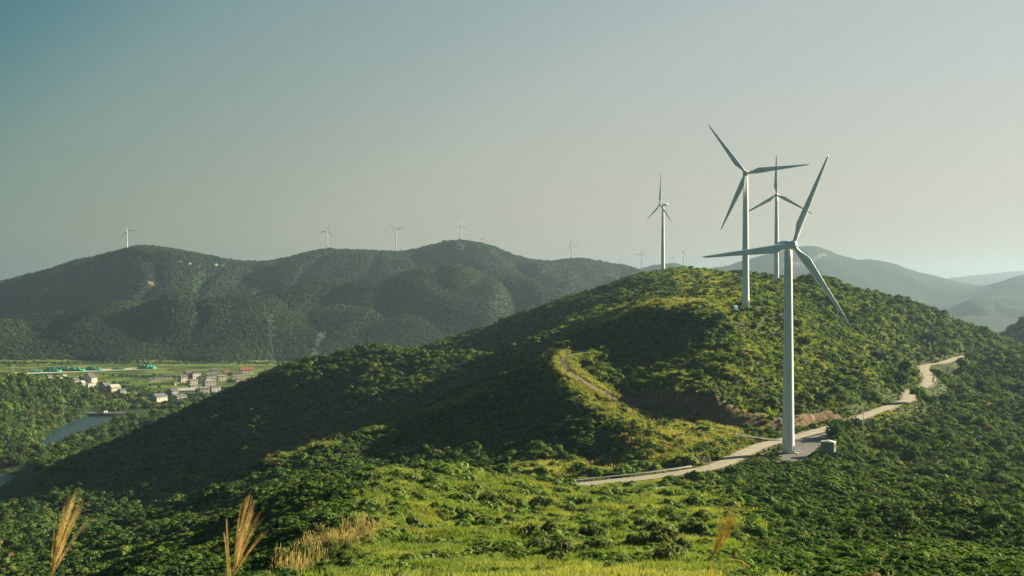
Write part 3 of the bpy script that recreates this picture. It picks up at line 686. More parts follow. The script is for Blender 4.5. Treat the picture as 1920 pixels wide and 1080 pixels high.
# ------------------------------------------------------------------ roads and pads (sheets on the graded ground)
def road_mat(name, a, b_, worn):
    t = NT(name); n = t.noise(0.35, 5); n2 = t.noise(2.5, 4)
    c = t.ramp(n, [(0.3, a), (0.7, b_)]); c = t.mix(t.ramp(n2, [(0.55, (0, 0, 0)), (0.75, (0.5, 0.5, 0.5))]), c, worn)
    M[name] = t.bsdf(c, 0.9, spec=0.15, bump=n2, bump_d=0.03)
road_mat('road_concrete', (0.30, 0.275, 0.205), (0.41, 0.375, 0.285), (0.33, 0.26, 0.16))
road_mat('track_dirt', (0.12, 0.115, 0.065), (0.21, 0.18, 0.115), (0.08, 0.11, 0.03))
road_mat('pad_gravel_shaded', (0.12, 0.115, 0.11), (0.18, 0.17, 0.155), (0.2, 0.175, 0.14))  # grey gravel, its colour darkened to carry the shade on the pad
def strip(name, poly, hw, m, lift):
    d = np.gradient(poly[:, :2], axis=0); d /= np.linalg.norm(d, axis=1)[:, None]; nr = np.stack([-d[:, 1], d[:, 0]], 1)
    wob = 0.25 * perlin(np.arange(len(poly)) / 7.0, np.full(len(poly), hw), 5)
    V_ = []; ks = np.linspace(-1, 1, 7)
    for k in ks:
        q = poly[:, :2] + nr * (k * (hw + (wob * abs(k))[:, None]))
        V_.append(np.stack([q[:, 0], q[:, 1], poly[:, 2] + lift - 0.05 * k * k], 1))
    V_ = np.stack(V_, 1); n = len(poly); idx = np.arange(n * 7).reshape(n, 7)
    Q = np.stack([idx[:-1, :-1], idx[1:, :-1], idx[1:, 1:], idx[:-1, 1:]], -1).reshape(-1, 4)
    return tag(link(name, mesh_np(name, V_.reshape(-1, 3), Q[:, ::-1], m, True)), kind='structure')
strip('road', ROAD, 2.55, M['road_concrete'], 0.06)
strip('dirt_track', TRACK, 1.35, M['track_dirt'], 0.03)
bm_ = MB(); cpt = PAD.mean(0); n = len(PAD)
bm_.add([(x, y, -51.62) for x, y in PAD], [tuple(range(n))])
tag(bm_.build('turbine_pad', M['pad_gravel_shaded']), kind='structure')

# ------------------------------------------------------------------ lake, dam, valley
t = NT('lake_water'); nz = t.noise(0.05, 3); M['water'] = t.bsdf((0.02, 0.045, 0.05), 0.3, spec=0.28, bump=nz, bump_d=0.4)
wb = MB(); wb.add([(x, y, -160.3) for x, y in [at(u, v, -160.3)[:2] for u, v in ((-900, 850), (-300, 815), (30, 785), (120, 762), (300, 762), (420, 800), (400, 930), (100, 980), (-500, 1000))]], [tuple(range(9))[::-1]])
tag(wb.build('lake', M['water']), kind='structure')
a = at(160, 779, -160); c = at(246, 779.5, -160)
DAMBOX = [(a[0], a[1] - 6), (c[0], c[1] - 6), (c[0], c[1] + 8), (a[0], a[1] + 8)]
dm = tag(empty('dam', ((a[0] + c[0]) / 2, (a[1] + c[1]) / 2, -160), math.atan2(c[1] - a[1], c[0] - a[0])), 'low straight concrete dam closing the far end of the lake', 'dam')
L_ = math.hypot(c[0] - a[0], c[1] - a[1])
MB().box(-L_ / 2, L_ / 2, -1.6, 1.6, -8, 3.2).build('dam_wall', M['concrete'], dm)
for yy in (-1.5, 1.5):
    b = MB().bar((-L_ / 2, yy, 4.15), (L_ / 2, yy, 4.15), 0.12, 0.12)
    for x in np.arange(-L_ / 2 + 0.5, L_ / 2, 4): b.tube((x, yy, 3.2), (x, yy, 4.2), 0.08, n=5)
    b.build('railing', M['galvanised'], dm)
p = at(199, 778, -160)
gh = tag(empty('gate_house', (p[0], p[1] - 3.4, -160.5), R(48)), 'small white gate house on the dam at the end of the lake', 'gate house')
MB().box(-2.3, 2.3, -2.0, 2.0, -4, 6.2).build('wall', M['wall_white'], gh); MB().box(-2.7, 2.7, -2.4, 2.4, 6.2, 6.6).build('roof', M['roof_grey'], gh); MB().box(-0.6, 0.6, -2.06, -1.98, 3.6, 5.2).build('window', M['glass_dark'], gh)

def house(u, vb, w, d, h, yaw, wallm, roof, roofm, label, win=(2, 1)):
    x, y, z = at(u, vb, -157)
    o = tag(empty('house', (x, y, z), R(yaw)), label, 'house', 'houses of the valley village')
    b = MB().box(-w / 2, w / 2, -d / 2, d / 2, -1, h)
    if roof == 'gable':
        rh = d * 0.32; b.add([(-w / 2, -d / 2, h), (-w / 2, d / 2, h), (-w / 2, 0, h + rh), (w / 2, -d / 2, h), (w / 2, d / 2, h), (w / 2, 0, h + rh)], [(0, 2, 1), (3, 4, 5)])
    b.build('wall', M[wallm], o); r = MB(); e = 0.5
    if roof == 'gable':
        for s in (-1, 1):
            r.add([(-w / 2 - e, s * (d / 2 + e), h - 0.15), (w / 2 + e, s * (d / 2 + e), h - 0.15), (w / 2 + e, 0, h + rh + 0.12), (-w / 2 - e, 0, h + rh + 0.12), (-w / 2 - e, s * (d / 2 + e), h + 0.1), (w / 2 + e, s * (d / 2 + e), h + 0.1), (w / 2 + e, 0, h + rh + 0.37), (-w / 2 - e, 0, h + rh + 0.37)],
                  [(0, 1, 2, 3), (7, 6, 5, 4), (0, 4, 5, 1), (1, 5, 6, 2), (3, 2, 6, 7), (0, 3, 7, 4)])
    else:
        r.box(-w / 2 - e, w / 2 + e, -d / 2 - e, d / 2 + e, h, h + 0.5)
        if roof == 'stair': r.box(-w * 0.3, w * 0.1, -d * 0.2, d * 0.3, h + 0.5, h + 2.8)
    r.build('roof', M[roofm], o)
    nx, nz = win
    for i in range(nx):
        for j in range(nz):
            cx = -w / 2 + w * (i + 0.5) / nx; cz = h * (j + 0.55) / nz
            MB().box(cx - 0.75, cx + 0.75, -d / 2 - 0.06, -d / 2 + 0.05, cz - 0.8, cz + 0.8).build('window', M['glass_dark'], o)
    MB().box(-d / 2 * 0 - w / 2 - 0.06, -w / 2 + 0.05, -0.7, 0.7, h * 0.5, h * 0.5 + 1.5).build('window', M['glass_dark'], o)
    return (x, y, max(w, d) * 0.75)
HS = [
 (45, 712.5, 6, 8, 7, 58, 'wall_cream', 'gable', 'roof_grey', 'lone small cream house near the construction road, leftmost of the village', (1, 2)),
 (92, 714, 7, 9, 7, 55, 'wall_cream', 'gable', 'roof_grey', 'cream house touching a small red one at the edge of the lakeside woods', (2, 1)),
 (99, 718, 5, 6, 4, 50, 'wall_brick', 'gable', 'roof_pale', 'small red brick house with a pale roof beside a cream house', (1, 1)),
 (113, 712.5, 5, 6, 4, 55, 'wall_cream', 'flat', 'roof_pale', 'tiny cream cube house between the red house and the cluster of long dark roofs', (1, 1)),
 (120, 706.5, 5, 5, 4, 50, 'wall_white', 'flat', 'roof_pale', 'tiny white house nearest under the green netting', (1, 1)),
 (141, 722, 9, 12, 7, 60, 'wall_cream', 'gable', 'roof_grey', 'cream house with a dark roof left of the tall cream gable', (2, 2)),
 (154, 722, 6, 9, 4, 60, 'wall_grey', 'gable', 'roof_pale', 'low grey shed with a pale roof between two cream houses', (1, 1)),
 (168, 718.5, 11, 22, 9, 64, 'wall_cream', 'gable', 'roof_grey', 'tallest cream gabled house with a long dark side, among the left houses', (2, 2)),
 (170, 727, 12, 8, 6, 50, 'wall_white', 'flat', 'roof_pale', 'blocky white house just below the tallest cream gable', (3, 1)),
 (198, 736, 13, 15, 10, 66, 'wall_grey', 'gable', 'roof_grey', 'dark grey house with steep roofs, left of the cream house by the yard', (2, 2)),
 (214, 736, 14, 12, 8, 50, 'wall_cream', 'gable', 'roof_pale', 'broad cream house left of the bare yard', (3, 2)),
 (228, 739, 9, 9, 5, 55, 'wall_grey', 'gable', 'roof_blue', 'low house with a dark blue roof next to the bare yard', (2, 1)),
 (284, 715.5, 9, 6, 4, 35, 'wall_grey', 'gable', 'roof_grey', 'small grey house at the left end of the long cream terrace', (2, 1)),
 (305, 713.5, 28, 9, 7, 30, 'wall_cream', 'flat', 'roof_grey', 'long two-storey cream terrace at the edge of the fields', (7, 2)),
 (343, 717, 11, 11, 9, 42, 'wall_cream', 'gable', 'roof_grey', 'cream house left of the red brick upper storey', (2, 2)),
 (353, 713, 11, 9, 13, 40, 'wall_brick', 'gable', 'roof_grey', 'red brick house rising in the middle of the village', (3, 3)),
 (367, 712.5, 13, 10, 12, 38, 'wall_white', 'stair', 'roof_grey', 'bright white house, tallest in the centre of the village', (3, 3)),
 (362, 721.5, 12, 9, 8, 38, 'wall_cream', 'flat', 'roof_pale', 'square cream house directly below the bright white one', (3, 2)),
 (362, 731, 11, 9, 8, 40, 'wall_grey', 'flat', 'roof_pale', 'grey house one step below the square cream one', (2, 2)),
 (331, 722.5, 8, 5, 3.5, 40, 'wall_white', 'flat', 'roof_pale', 'low white shed left of the square cream house', (1, 1)),
 (396, 711.5, 18, 12, 8, 36, 'wall_grey', 'gable', 'roof_grey', 'wide grey house with a dark porch right of the bright white house', (3, 2)),
 (401, 699.5, 13, 8, 6, 30, 'wall_grey', 'gable', 'roof_grey', 'dark roofed house farthest back against the fields', (2, 1)),
 (416, 713.5, 14, 9, 8, 34, 'wall_cream', 'flat', 'roof_pale', 'cream house with a row of dark windows below the pink roofed one', (3, 2)),
 (426, 703.5, 11, 8, 5, 34, 'wall_cream', 'gable', 'roof_red', 'house with a faded pink roof near the back of the village', (2, 1)),
 (392, 726, 17, 12, 10, 38, 'wall_grey', 'stair', 'roof_pale', 'bulky pale grey block in the middle of the right cluster', (3, 2)),
 (402, 735, 14, 11, 8, 44, 'wall_grey', 'flat', 'roof_grey', 'dull grey block hugging the dark hillside', (2, 2)),
 (383, 741, 13, 9, 11, 32, 'wall_cream', 'flat', 'roof_pale', 'cream house with four dark windows right above the dark hillside', (2, 2)),
 (445, 708, 18, 9, 8, 30, 'wall_cream', 'flat', 'roof_grey', 'long cream house with a row of windows in front of the red roofs', (5, 2)),
 (462, 702.5, 22, 11, 9, 30, 'wall_cream', 'gable', 'roof_red', 'big house with a dark red roof at the right end of the village', (4, 2)),
 (450, 716, 14, 8, 7, 32, 'wall_cream', 'flat', 'roof_pale', 'cream house lowest at the right end of the village', (3, 1)),
 (348, 738, 24, 9, 5, 28, 'wall_grey', 'gable', 'roof_pale', 'long low shed with a pale roof at the front of the village', (5, 1)),
 (297, 757, 18, 14, 9, 62, 'wall_cream', 'gable', 'roof_grey', 'dark house with one sunlit end standing alone in front of the village', (2, 2)),
 (338, 752, 15, 9, 6, 52, 'wall_grey', 'gable', 'roof_grey', 'low grey roofed house at the foot of the dark hillside', (2, 1)),
 (325, 745, 10, 10, 9, 50, 'wall_grey', 'gable', 'roof_grey', 'steep grey gabled house behind the low roofs at the front', (2, 1)),
]
HOUSE_SPOTS = [house(*h_) for h_ in HS]
b = MB().box(-14, 14, -0.3, 0.3, -1, 2.2); p = at(270, 757, -157); tag(b.build('garden_wall', M['wall_white'], None, p, (0, 0, R(8))), 'long low white garden wall at the front of the village', 'wall')
HOUSE_SPOTS.append((p[0], p[1], 16))
def flat_sheet(name, uv, m, z):
    b = MB(); b.add([at(u, v, -157)[:2] + (z,) for u, v in uv], [tuple(range(len(uv)))]); return tag(b.build(name, m), kind='structure')
road_mat('bare_earth', (0.42, 0.35, 0.25), (0.56, 0.48, 0.36), (0.36, 0.29, 0.19))
flat_sheet('construction_road', [(-120, 715), (-10, 706), (60, 701), (130, 698.2), (210, 695), (290, 692), (287, 688.6), (200, 691.5), (120, 694.5), (60, 697), (0, 699.5), (-120, 705)], M['bare_earth'], -156.9)
flat_sheet('village_yard', [(222, 744), (240, 741), (256, 737), (246, 734), (236, 736), (230, 739)], M['bare_earth'], -156.9)
flat_sheet('lane', [(-100, 714.5), (0, 711.2), (34, 709.6), (34, 708.8), (0, 710), (-100, 713)], M['road_concrete'], -156.88)
HOUSE_SPOTS.append(at(240, 739, -157)[:2] + (14,))
rng_n = np.random.default_rng(5)
for u, v, w, d, h, lab in ((66, 697.6, 30, 14, 5, 'small green netted heap at the left end of the construction road'), (98, 696.8, 34, 16, 7, 'green netted heap left of the long double heap'), (118, 695.0, 34, 16, 9, 'tall green netted heap in the middle of the construction road'),
                           (142, 695.6, 36, 18, 8, 'wide green netted heap right of the tall one'), (172, 694.4, 40, 16, 7, 'long green netted heap near the right half of the construction road'), (222, 692.8, 26, 12, 4, 'flat lone green netted heap before the road end'),
                           (275, 691.2, 34, 22, 9, 'bright green netted heap at the right end of the construction road'), (88, 702.8, 60, 8, 3, 'low strip of green netting in front of the construction road'), (22, 706.5, 32, 9, 3, 'low patch of green netting under the lamp mast')):
    p = at(u, v, -157); n1, n2 = 18, 10; V_ = []; F_ = []
    for j in range(n2 + 1):
        for i in range(n1 + 1):
            a, c = i / n1 * 2 - 1, j / n2 * 2 - 1
            r2 = max(0, 1 - abs(a) ** 2.4) * max(0, 1 - abs(c) ** 2.4)
            V_.append((a * w / 2, c * d / 2, -0.3 + h * r2 ** 0.6 * (0.7 + 0.45 * rng_n.uniform(-1, 1) * (r2 > 0))))
    for j in range(n2):
        for i in range(n1): q = j * (n1 + 1) + i; F_.append((q, q + 1, q + n1 + 2, q + n1 + 1))
    b = MB(); b.add(V_, F_); tag(b.build('netted_heap', M['net_green'], None, p, (0, 0, R(4))), lab, 'earth heap', 'heaps under green construction netting')
p = at(24, 704, -157); o = tag(empty('lamp_mast', p), 'tall mast with a pale head beside the construction road', 'mast'); MB().tube((0, 0, 0), (0, 0, 17), 0.35, 0.2, n=8).build('shaft', M['galvanised'], o); MB().box(-3.2, 3.2, -0.5, 0.5, 16.6, 17.8).build('lamp_head', M['wall_white'], o)

# smoke of a field fire behind the hill
t = NT('smoke'); sv = t.n('ShaderNodeVolumeScatter'); sv.inputs['Color'].default_value = (0.85, 0.88, 0.9, 1); sv.inputs['Density'].default_value = 0.013; sv.inputs['Anisotropy'].default_value = 0.2; t.l(sv.outputs[0], t.out.inputs['Volume'])
import bmesh
bm = bmesh.new()
for u, v, r in ((586, 674, 9), (590, 664, 8), (588, 655, 5), (594, 646, 5), (598, 637, 7), (602, 630, 9), (608, 626, 5)):
    p = at(u, v, Y=1960); bmesh.ops.create_icosphere(bm, subdivisions=3, radius=r * 1.0, matrix=Matrix.Translation(p) @ Matrix.Diagonal((1.0, 0.8, 0.9, 1)))
for vv in bm.verts:
    vv.co += Vector((1, 1, 1)) * 0
me = bpy.data.meshes.new('smoke'); bm.to_mesh(me); bm.free(); me.materials.append(t.m)
co_ = np.array([v.co[:] for v in me.vertices]); co_ += 2.2 * np.stack([perlin(co_[:, 0] / 5, co_[:, 2] / 5, 3), perlin(co_[:, 1] / 5, co_[:, 2] / 5, 4), perlin(co_[:, 0] / 5, co_[:, 1] / 5, 6)], 1); me.vertices.foreach_set('co', co_.ravel().astype(np.float32))
me.update(); tag(link('smoke', me), kind='stuff')
# ------------------------------------------------------------------ plants
leafmat('leaf_shrub', [(0.0, (0.036, 0.080, 0.021)), (0.4, (0.067, 0.130, 0.029)), (0.78, (0.112, 0.185, 0.037)), (0.93, (0.165, 0.21, 0.050)), (1.0, (0.16, 0.13, 0.06))], (1.7, 1.9, 0.8), 0.30, dry=(0.185, 0.255, 0.05))
leafmat('leaf_dark', [(0.0, (0.022, 0.052, 0.018)), (0.5, (0.040, 0.084, 0.023)), (1.0, (0.072, 0.120, 0.029))], (1.6, 1.8, 0.8), 0.28, dry=(0.10, 0.10, 0.04))
leafmat('leaf_purple', [(0.0, (0.10, 0.14, 0.050)), (1.0, (0.16, 0.19, 0.070))], (1.3, 1.4, 0.9), 0.42)
leafmat('grass_blade', [(0.0, (0.070, 0.128, 0.028)), (0.5, (0.120, 0.188, 0.036)), (1.0, (0.185, 0.240, 0.058))], (1.8, 1.8, 0.6), 0.45, dry=(0.33, 0.31, 0.11))
leafmat('reed_head', [(0.0, (0.40, 0.345, 0.14)), (1.0, (0.60, 0.52, 0.25))], (1.2, 1.1, 0.9), 0.4)
leafmat('straw', [(0.0, (0.56, 0.43, 0.17)), (1.0, (0.66, 0.52, 0.24))], (1.3, 1.25, 1.0), 0.5)
leafmat('leaf_far', [(0.0, (0.022, 0.055, 0.026)), (0.6, (0.034, 0.076, 0.034)), (1.0, (0.054, 0.098, 0.040))], (1.2, 1.5, 1.0), 0.25, dry=(0.085, 0.13, 0.045))

def leaf_quads(C, N, size, rng, aspect=0.55, jit=0.32):
    """one rhombus leaf spray at every centre C facing roughly N"""
    n = len(C)
    N = N + rng.normal(0, jit, (n, 3)); N /= np.linalg.norm(N, axis=1)[:, None]
    a = np.cross(N, rng.normal(0, 1, (n, 3))); a /= np.linalg.norm(a, axis=1)[:, None] + 1e-9
    b = np.cross(N, a); s = size * rng.uniform(0.6, 1.35, (n, 1))
    bend = N * s * 0.22
    V = np.stack([C - a * s, C + b * s * aspect + bend, C + a * s, C - b * s * aspect + bend], 1).reshape(-1, 3)
    return V, np.arange(4 * n).reshape(n, 4)

def crown_np(seed, lobes=7, leaves=260, leaf=0.17, height=1.0, spread=0.62, base=0.0, jit=0.32):
    """a crown about one metre in radius: several uneven lobes covered in leaf sprays, open between"""
    rng = np.random.default_rng(seed); Cs = []; Ns = []
    for k in range(lobes):
        ang = rng.uniform(0, 2 * np.pi); rr = spread * math.sqrt(rng.uniform(0, 1)) if k else 0.1
        r = rng.uniform(0.30, 0.52); c = np.array([rr * math.cos(ang), rr * math.sin(ang), base + height * (rng.uniform(0.25, 0.72) if k else 0.66) * (1 - 0.35 * rr)])
        m = leaves // lobes
        d = rng.normal(0, 1, (m, 3)); d[:, 2] = np.abs(d[:, 2]) * 0.9 - 0.25 * rng.uniform(0, 1, m); d /= np.linalg.norm(d, axis=1)[:, None]
        q = r * rng.uniform(0.72, 1.08, (m, 1)) * d * np.array([1, 1, 0.9 * height])
        Cs.append(c + q); Ns.append(d + np.array([0, 0, 0.35]))
    return leaf_quads(np.vstack(Cs), np.vstack(Ns), leaf, rng, jit=jit)

def tuft_np(seed, blades=46, h=1.0, w=0.035, spread=0.5, lean=0.45):
    rng = np.random.default_rng(seed); V = []; Fq = []
    for k in range(blades):
        ang = rng.uniform(0, 2 * np.pi); rr = spread * math.sqrt(rng.uniform()); p = np.array([rr * math.cos(ang), rr * math.sin(ang), 0])
        d = rng.uniform(0, 2 * np.pi); L = h * rng.uniform(0.55, 1.1); ln = lean * rng.uniform(0.2, 1.2)
        o = np.array([math.cos(d), math.sin(d), 0]); s = np.array([-math.sin(d + 0.6), math.cos(d + 0.6), 0]) * w
        a = p + o * ln * L * 0.25 + np.array([0, 0, 0.6 * L]); b = p + o * ln * L * 0.9 + np.array([0, 0, L * (1 - 0.25 * ln)])
        n = len(V); V += [p - s * 0.7, p + s * 0.7, a - s, a + s, b - s * 0.15, b + s * 0.15]; Fq += [(n, n + 1, n + 3, n + 2), (n + 2, n + 3, n + 5, n + 4)]
    return np.array(V), np.array(Fq)

def reed_np(seed, stalks=8, h=1.0, spread=0.6, head=0.30):
    rng = np.random.default_rng(seed); V = []; Fq = []
    for k in range(stalks):
        ang = rng.uniform(0, 2 * np.pi); rr = spread * math.sqrt(rng.uniform()); p = np.array([rr * math.cos(ang), rr * math.sin(ang), 0.25])
        L = h * rng.uniform(0.75, 1.1); d = np.array([rng.normal(-0.10, 0.10), rng.normal(0, 0.10), 1.0]); t = p + d * L
        for q in range(2):
            s = np.array([math.cos(q * 1.57 + ang), math.sin(q * 1.57 + ang), 0])
            m = t - d * head * L * 0.55; b = t - d * head * L
            n = len(V); V += [p - s * .008, p + s * .008, b - s * .01, b + s * .01, m - s * .042, m + s * .042, t - s * .012, t + s * .012]
            Fq += [(n, n + 1, n + 3, n + 2), (n + 2, n + 3, n + 5, n + 4), (n + 4, n + 5, n + 7, n + 6)]
    return np.array(V), np.array(Fq)

proto_sets = {}
def protos(name, makes, mats):
    c = bpy.data.collections.new(name)
    for k, (V_, F_) in enumerate(makes):
        me = mesh_np(name, V_, F_, mats[k % len(mats)]); o = bpy.data.objects.new(name, me); c.objects.link(o)
    proto_sets[name] = c
protos('shrub_kinds', [crown_np(s, 6, 210, 0.19, 0.85) for s in range(5)], [M['leaf_shrub']])
protos('tree_kinds', [crown_np(40 + s, 9, 330, 0.15, 1.25, 0.6) for s in range(5)], [M['leaf_dark'], M['leaf_shrub'], M['leaf_dark']])
protos('tuft_kinds', [tuft_np(60 + s) for s in range(4)], [M['grass_blade']])
protos('reed_kinds', [reed_np(80 + s) for s in range(3)], [M['reed_head']])
protos('far_kinds', [crown_np(90 + s, 5, 70, 0.34, 0.9, 0.5, 0.0, 0.22) for s in range(4)], [M['leaf_far']])

def scatter(name, kinds, pos, rot, scl, dry, label=None):
    """many plants nobody could count: one object, a point per plant"""
    n = len(pos); me = bpy.data.meshes.new(name); me.vertices.add(n)
    me.vertices.foreach_set('co', np.ascontiguousarray(pos, np.float32).ravel())
    a = me.attributes.new('rot', 'FLOAT_VECTOR', 'POINT'); a.data.foreach_set('vector', np.ascontiguousarray(rot, np.float32).ravel())
    a = me.attributes.new('scl', 'FLOAT_VECTOR', 'POINT'); a.data.foreach_set('vector', np.ascontiguousarray(scl, np.float32).ravel())
    fattr(me, 'dry', dry); fattr(me, 'pick', RNG.integers(0, 100, n).astype(float))
    o = link(name, me); tag(o, label, kind='stuff')
    g = bpy.data.node_groups.new(name, 'GeometryNodeTree')
    g.interface.new_socket('Geometry', in_out='INPUT', socket_type='NodeSocketGeometry'); g.interface.new_socket('Geometry', in_out='OUTPUT', socket_type='NodeSocketGeometry')
    gi = g.nodes.new('NodeGroupInput'); go = g.nodes.new('NodeGroupOutput')
    ip = g.nodes.new('GeometryNodeInstanceOnPoints'); ci = g.nodes.new('GeometryNodeCollectionInfo')
    ci.inputs['Collection'].default_value = proto_sets[kinds]; ci.inputs['Separate Children'].default_value = True; ci.inputs['Reset Children'].default_value = True
    def na(nm, ty):
        x = g.nodes.new('GeometryNodeInputNamedAttribute'); x.data_type = ty; x.inputs['Name'].default_value = nm; return x.outputs['Attribute']
    g.links.new(gi.outputs[0], ip.inputs['Points']); g.links.new(ci.outputs[0], ip.inputs['Instance']); ip.inputs['Pick Instance'].default_value = True
    f2i = g.nodes.new('FunctionNodeFloatToInt'); g.links.new(na('pick', 'FLOAT'), f2i.inputs[0]); g.links.new(f2i.outputs[0], ip.inputs['Instance Index'])
    g.links.new(na('rot', 'FLOAT_VECTOR'), ip.inputs['Rotation']); g.links.new(na('scl', 'FLOAT_VECTOR'), ip.inputs['Scale'])
    g.links.new(ip.outputs[0], go.inputs[0])
    md = o.modifiers.new('plants', 'NODES'); md.node_group = g
    return o

def polar_points(y0, y1, k, smin, smax, u0, u1):
    """jittered points whose spacing grows with distance"""
    X = []; Yv = []; S = []
    y = y0
    while y < y1:
        s = min(max(k * y, smin), smax); du = s / y * F
        us = np.arange(u0, u1, du); n = len(us)
        us = us + RNG.uniform(-0.5, 0.5, n) * du; ys = y + RNG.uniform(-0.5, 0.5, n) * s
        X.append((us - CU) / F * ys); Yv.append(ys); S.append(np.full(n, s)); y += s * 0.95
    return np.concatenate(X), np.concatenate(Yv), np.concatenate(S)

def clear_of_roads(X, Yv, mr=3.6, mt=2.4):
    d1, _ = near_poly(X, Yv, ROAD); d2, _ = near_poly(X, Yv, TRACK)
    return (d1 > mr) & (d2 > mt) & ~in_poly(X, Yv, PAD)

def rnd_rot(n, tilt=0.18):
    return np.stack([RNG.normal(0, tilt, n), RNG.normal(0, tilt, n), RNG.uniform(0, 2 * np.pi, n)], 1)
def uv_of(X, Yv, Zv): return CU + F * X / Yv, CV - F * Zv / Yv

def seg_near(u, v, pts, w):
    """closeness (0..1) of picture points to a drawn line, used to place one plant kind along a ridge"""
    best = np.full(u.shape, 1e9)
    for (a, b), (c, d) in zip(pts[:-1], pts[1:]):
        L2 = (c - a) ** 2 + (d - b) ** 2; t = np.clip(((u - a) * (c - a) + (v - b) * (d - b)) / L2, 0, 1)
        best = np.minimum(best, np.hypot(u - a - t * (c - a), v - b - t * (d - b)))
    return 1 - smooth(w * 0.4, w, best)

# --- meadow test: where tall grass rules instead of shrubs
def meadow(u, Yv, v):
    u = u + 75 * fbm(u / 70, v / 34, 3, 201) * smooth(1150, 1300, u)
    m = smooth(640, 760, u + 0.45 * (v - 950)) * (1 - smooth(1290, 1420, u - 0.35 * (v - 950))) * (1 - smooth(268, 282, Yv))
    strip = smooth(930, 980, u) * (1 - smooth(1310, 1340, u)) * (1 - smooth(292, 302, Yv))
    return np.maximum(m, strip)
KNOLL = [(985, 668), (1045, 676), (1075, 715), (1120, 745), (1180, 772), (1240, 795), (1330, 815), (1370, 832)]
KNOLL2 = [(1180, 830), (1260, 840), (1350, 838)]
DRY_LIT_LINES = [([(500, 862), (600, 834), (700, 800), (800, 775), (880, 745), (930, 722), (1000, 672)], 16), ([(1040, 612), (1110, 600), (1165, 590), (1230, 560)], 18), ([(1240, 530), (1215, 515), (1200, 512)], 14), (KNOLL, 42), (KNOLL2, 34),  # dry grass, plus sunlit crest bands put in as paler plants
            ([(1260, 575), (1330, 560), (1370, 572)], 24), ([(1285, 522), (1340, 535), (1375, 552), (1300, 560)], 42), ([(1420, 535), (1500, 528)], 10), ([(960, 885), (1060, 878), (1200, 872), (1310, 862)], 16), ([(190, 1060), (260, 1040), (330, 1010), (410, 985)], 16)]
def dry_lit(u, v):
    d = np.zeros(u.shape)
    for pts, w_ in DRY_LIT_LINES: d = np.maximum(d, seg_near(u, v, pts, w_))
    return d

# shrubs and bushes over all the near hills
X, Yv, S = polar_points(32, 1120, 0.0052, 0.65, 4.4, -330, 2260)
Zv = H(X, Yv); U_, V_ = uv_of(X, Yv, Zv)
keep = clear_of_roads(X, Yv)
bk = H(X, Yv, bank); keep &= RNG.uniform(0, 1, len(X)) > bk * 0.97
md_ = meadow(U_, Yv, V_); dr = dry_lit(U_, V_)
keep &= RNG.uniform(0, 1, len(X)) > md_ * (0.96 - 0.52 * smooth(-0.02, 0.45, fbm(X / 12, Yv / 12, 2, 123)))
keep &= RNG.uniform(0, 1, len(X)) > dr * 0.4
for base in BASES: keep &= np.hypot(X - base[0], Yv - base[1]) > base[2]
keep &= ~((Yv > 700) & (Zv < -140)) & ~((Yv > 640) & (U_ < 60) & (Zv < -120))
treeish = smooth(1480, 1700, U_) * smooth(230, 330, Yv) * (0.25 + 0.5 * (fbm(X / 30, Yv / 30, 2, 77) > 0.1)) + 0.25 * smooth(-0.1, 0.5, fbm(X / 60, Yv / 60, 2, 61)) + 0.35 * (1 - smooth(640, 800, U_)) * smooth(300, 420, Yv)
is_tree = RNG.uniform(0, 1, len(X)) < treeish * 0.6
grow = 0.85 + 0.55 * np.clip(fbm(X / 14, Yv / 14, 2, 88) + 0.2, -0.6, 1.0)
size = S * 0.74 * grow * np.exp(RNG.normal(0, 0.36, len(X)))
hill = smooth(1060, 1160, U_) * (1 - smooth(1640, 1760, U_)) * smooth(330, 380, Yv)
size = np.minimum(0.014 * Yv, np.clip(size * (1 + 0.75 * md_) * (1 - 0.15 * hill), 0.35, 4.4))
dd = np.clip(0.35 * dr + 0.40 * md_ + 0.16 * hill * smooth(-0.5, 0.5, fbm(X / 40, Yv / 40, 2, 57)) + 0.3 * smooth(0.15, 0.6, fbm(X / 25, Yv / 25, 2, 55)), 0, 1)  # first term also pales shrubs along the sunlit crest bands
for nm, kd, msk in (('shrubbery', 'shrub_kinds', keep & ~is_tree), ('undergrowth', 'tree_kinds', keep & is_tree)):
    n = int(msk.sum()); sc = size[msk]
    hz_ = RNG.uniform(0.75, 1.15, n) * (1.0 if nm == 'shrubbery' else 1.05)
    dT_, _q = near_poly(X[msk], Yv[msk], TRACK); dR_, _q = near_poly(X[msk], Yv[msk], ROAD); sc = np.where(dT_ < 9, np.minimum(sc, 0.35 + 0.06 * dT_), sc); dF_, _q = near_poly(X[msk] * (Yv[msk] + 4) / Yv[msk], Yv[msk] + 4, ROAD); sc = np.where((dR_ < 16) & (dF_ < dR_) & ~((U_[msk] > 1540) & (U_[msk] < 1606)) & ~(U_[msk] > 1802), np.minimum(sc, 0.30 + 0.06 * dR_), np.where(dR_ < 6, np.minimum(sc, 1.0), sc))
    scatter(nm, kd, np.stack([X[msk], Yv[msk], Zv[msk] - 0.12 * sc], 1), rnd_rot(n), np.stack([sc, sc, sc * hz_], 1), dd[msk])

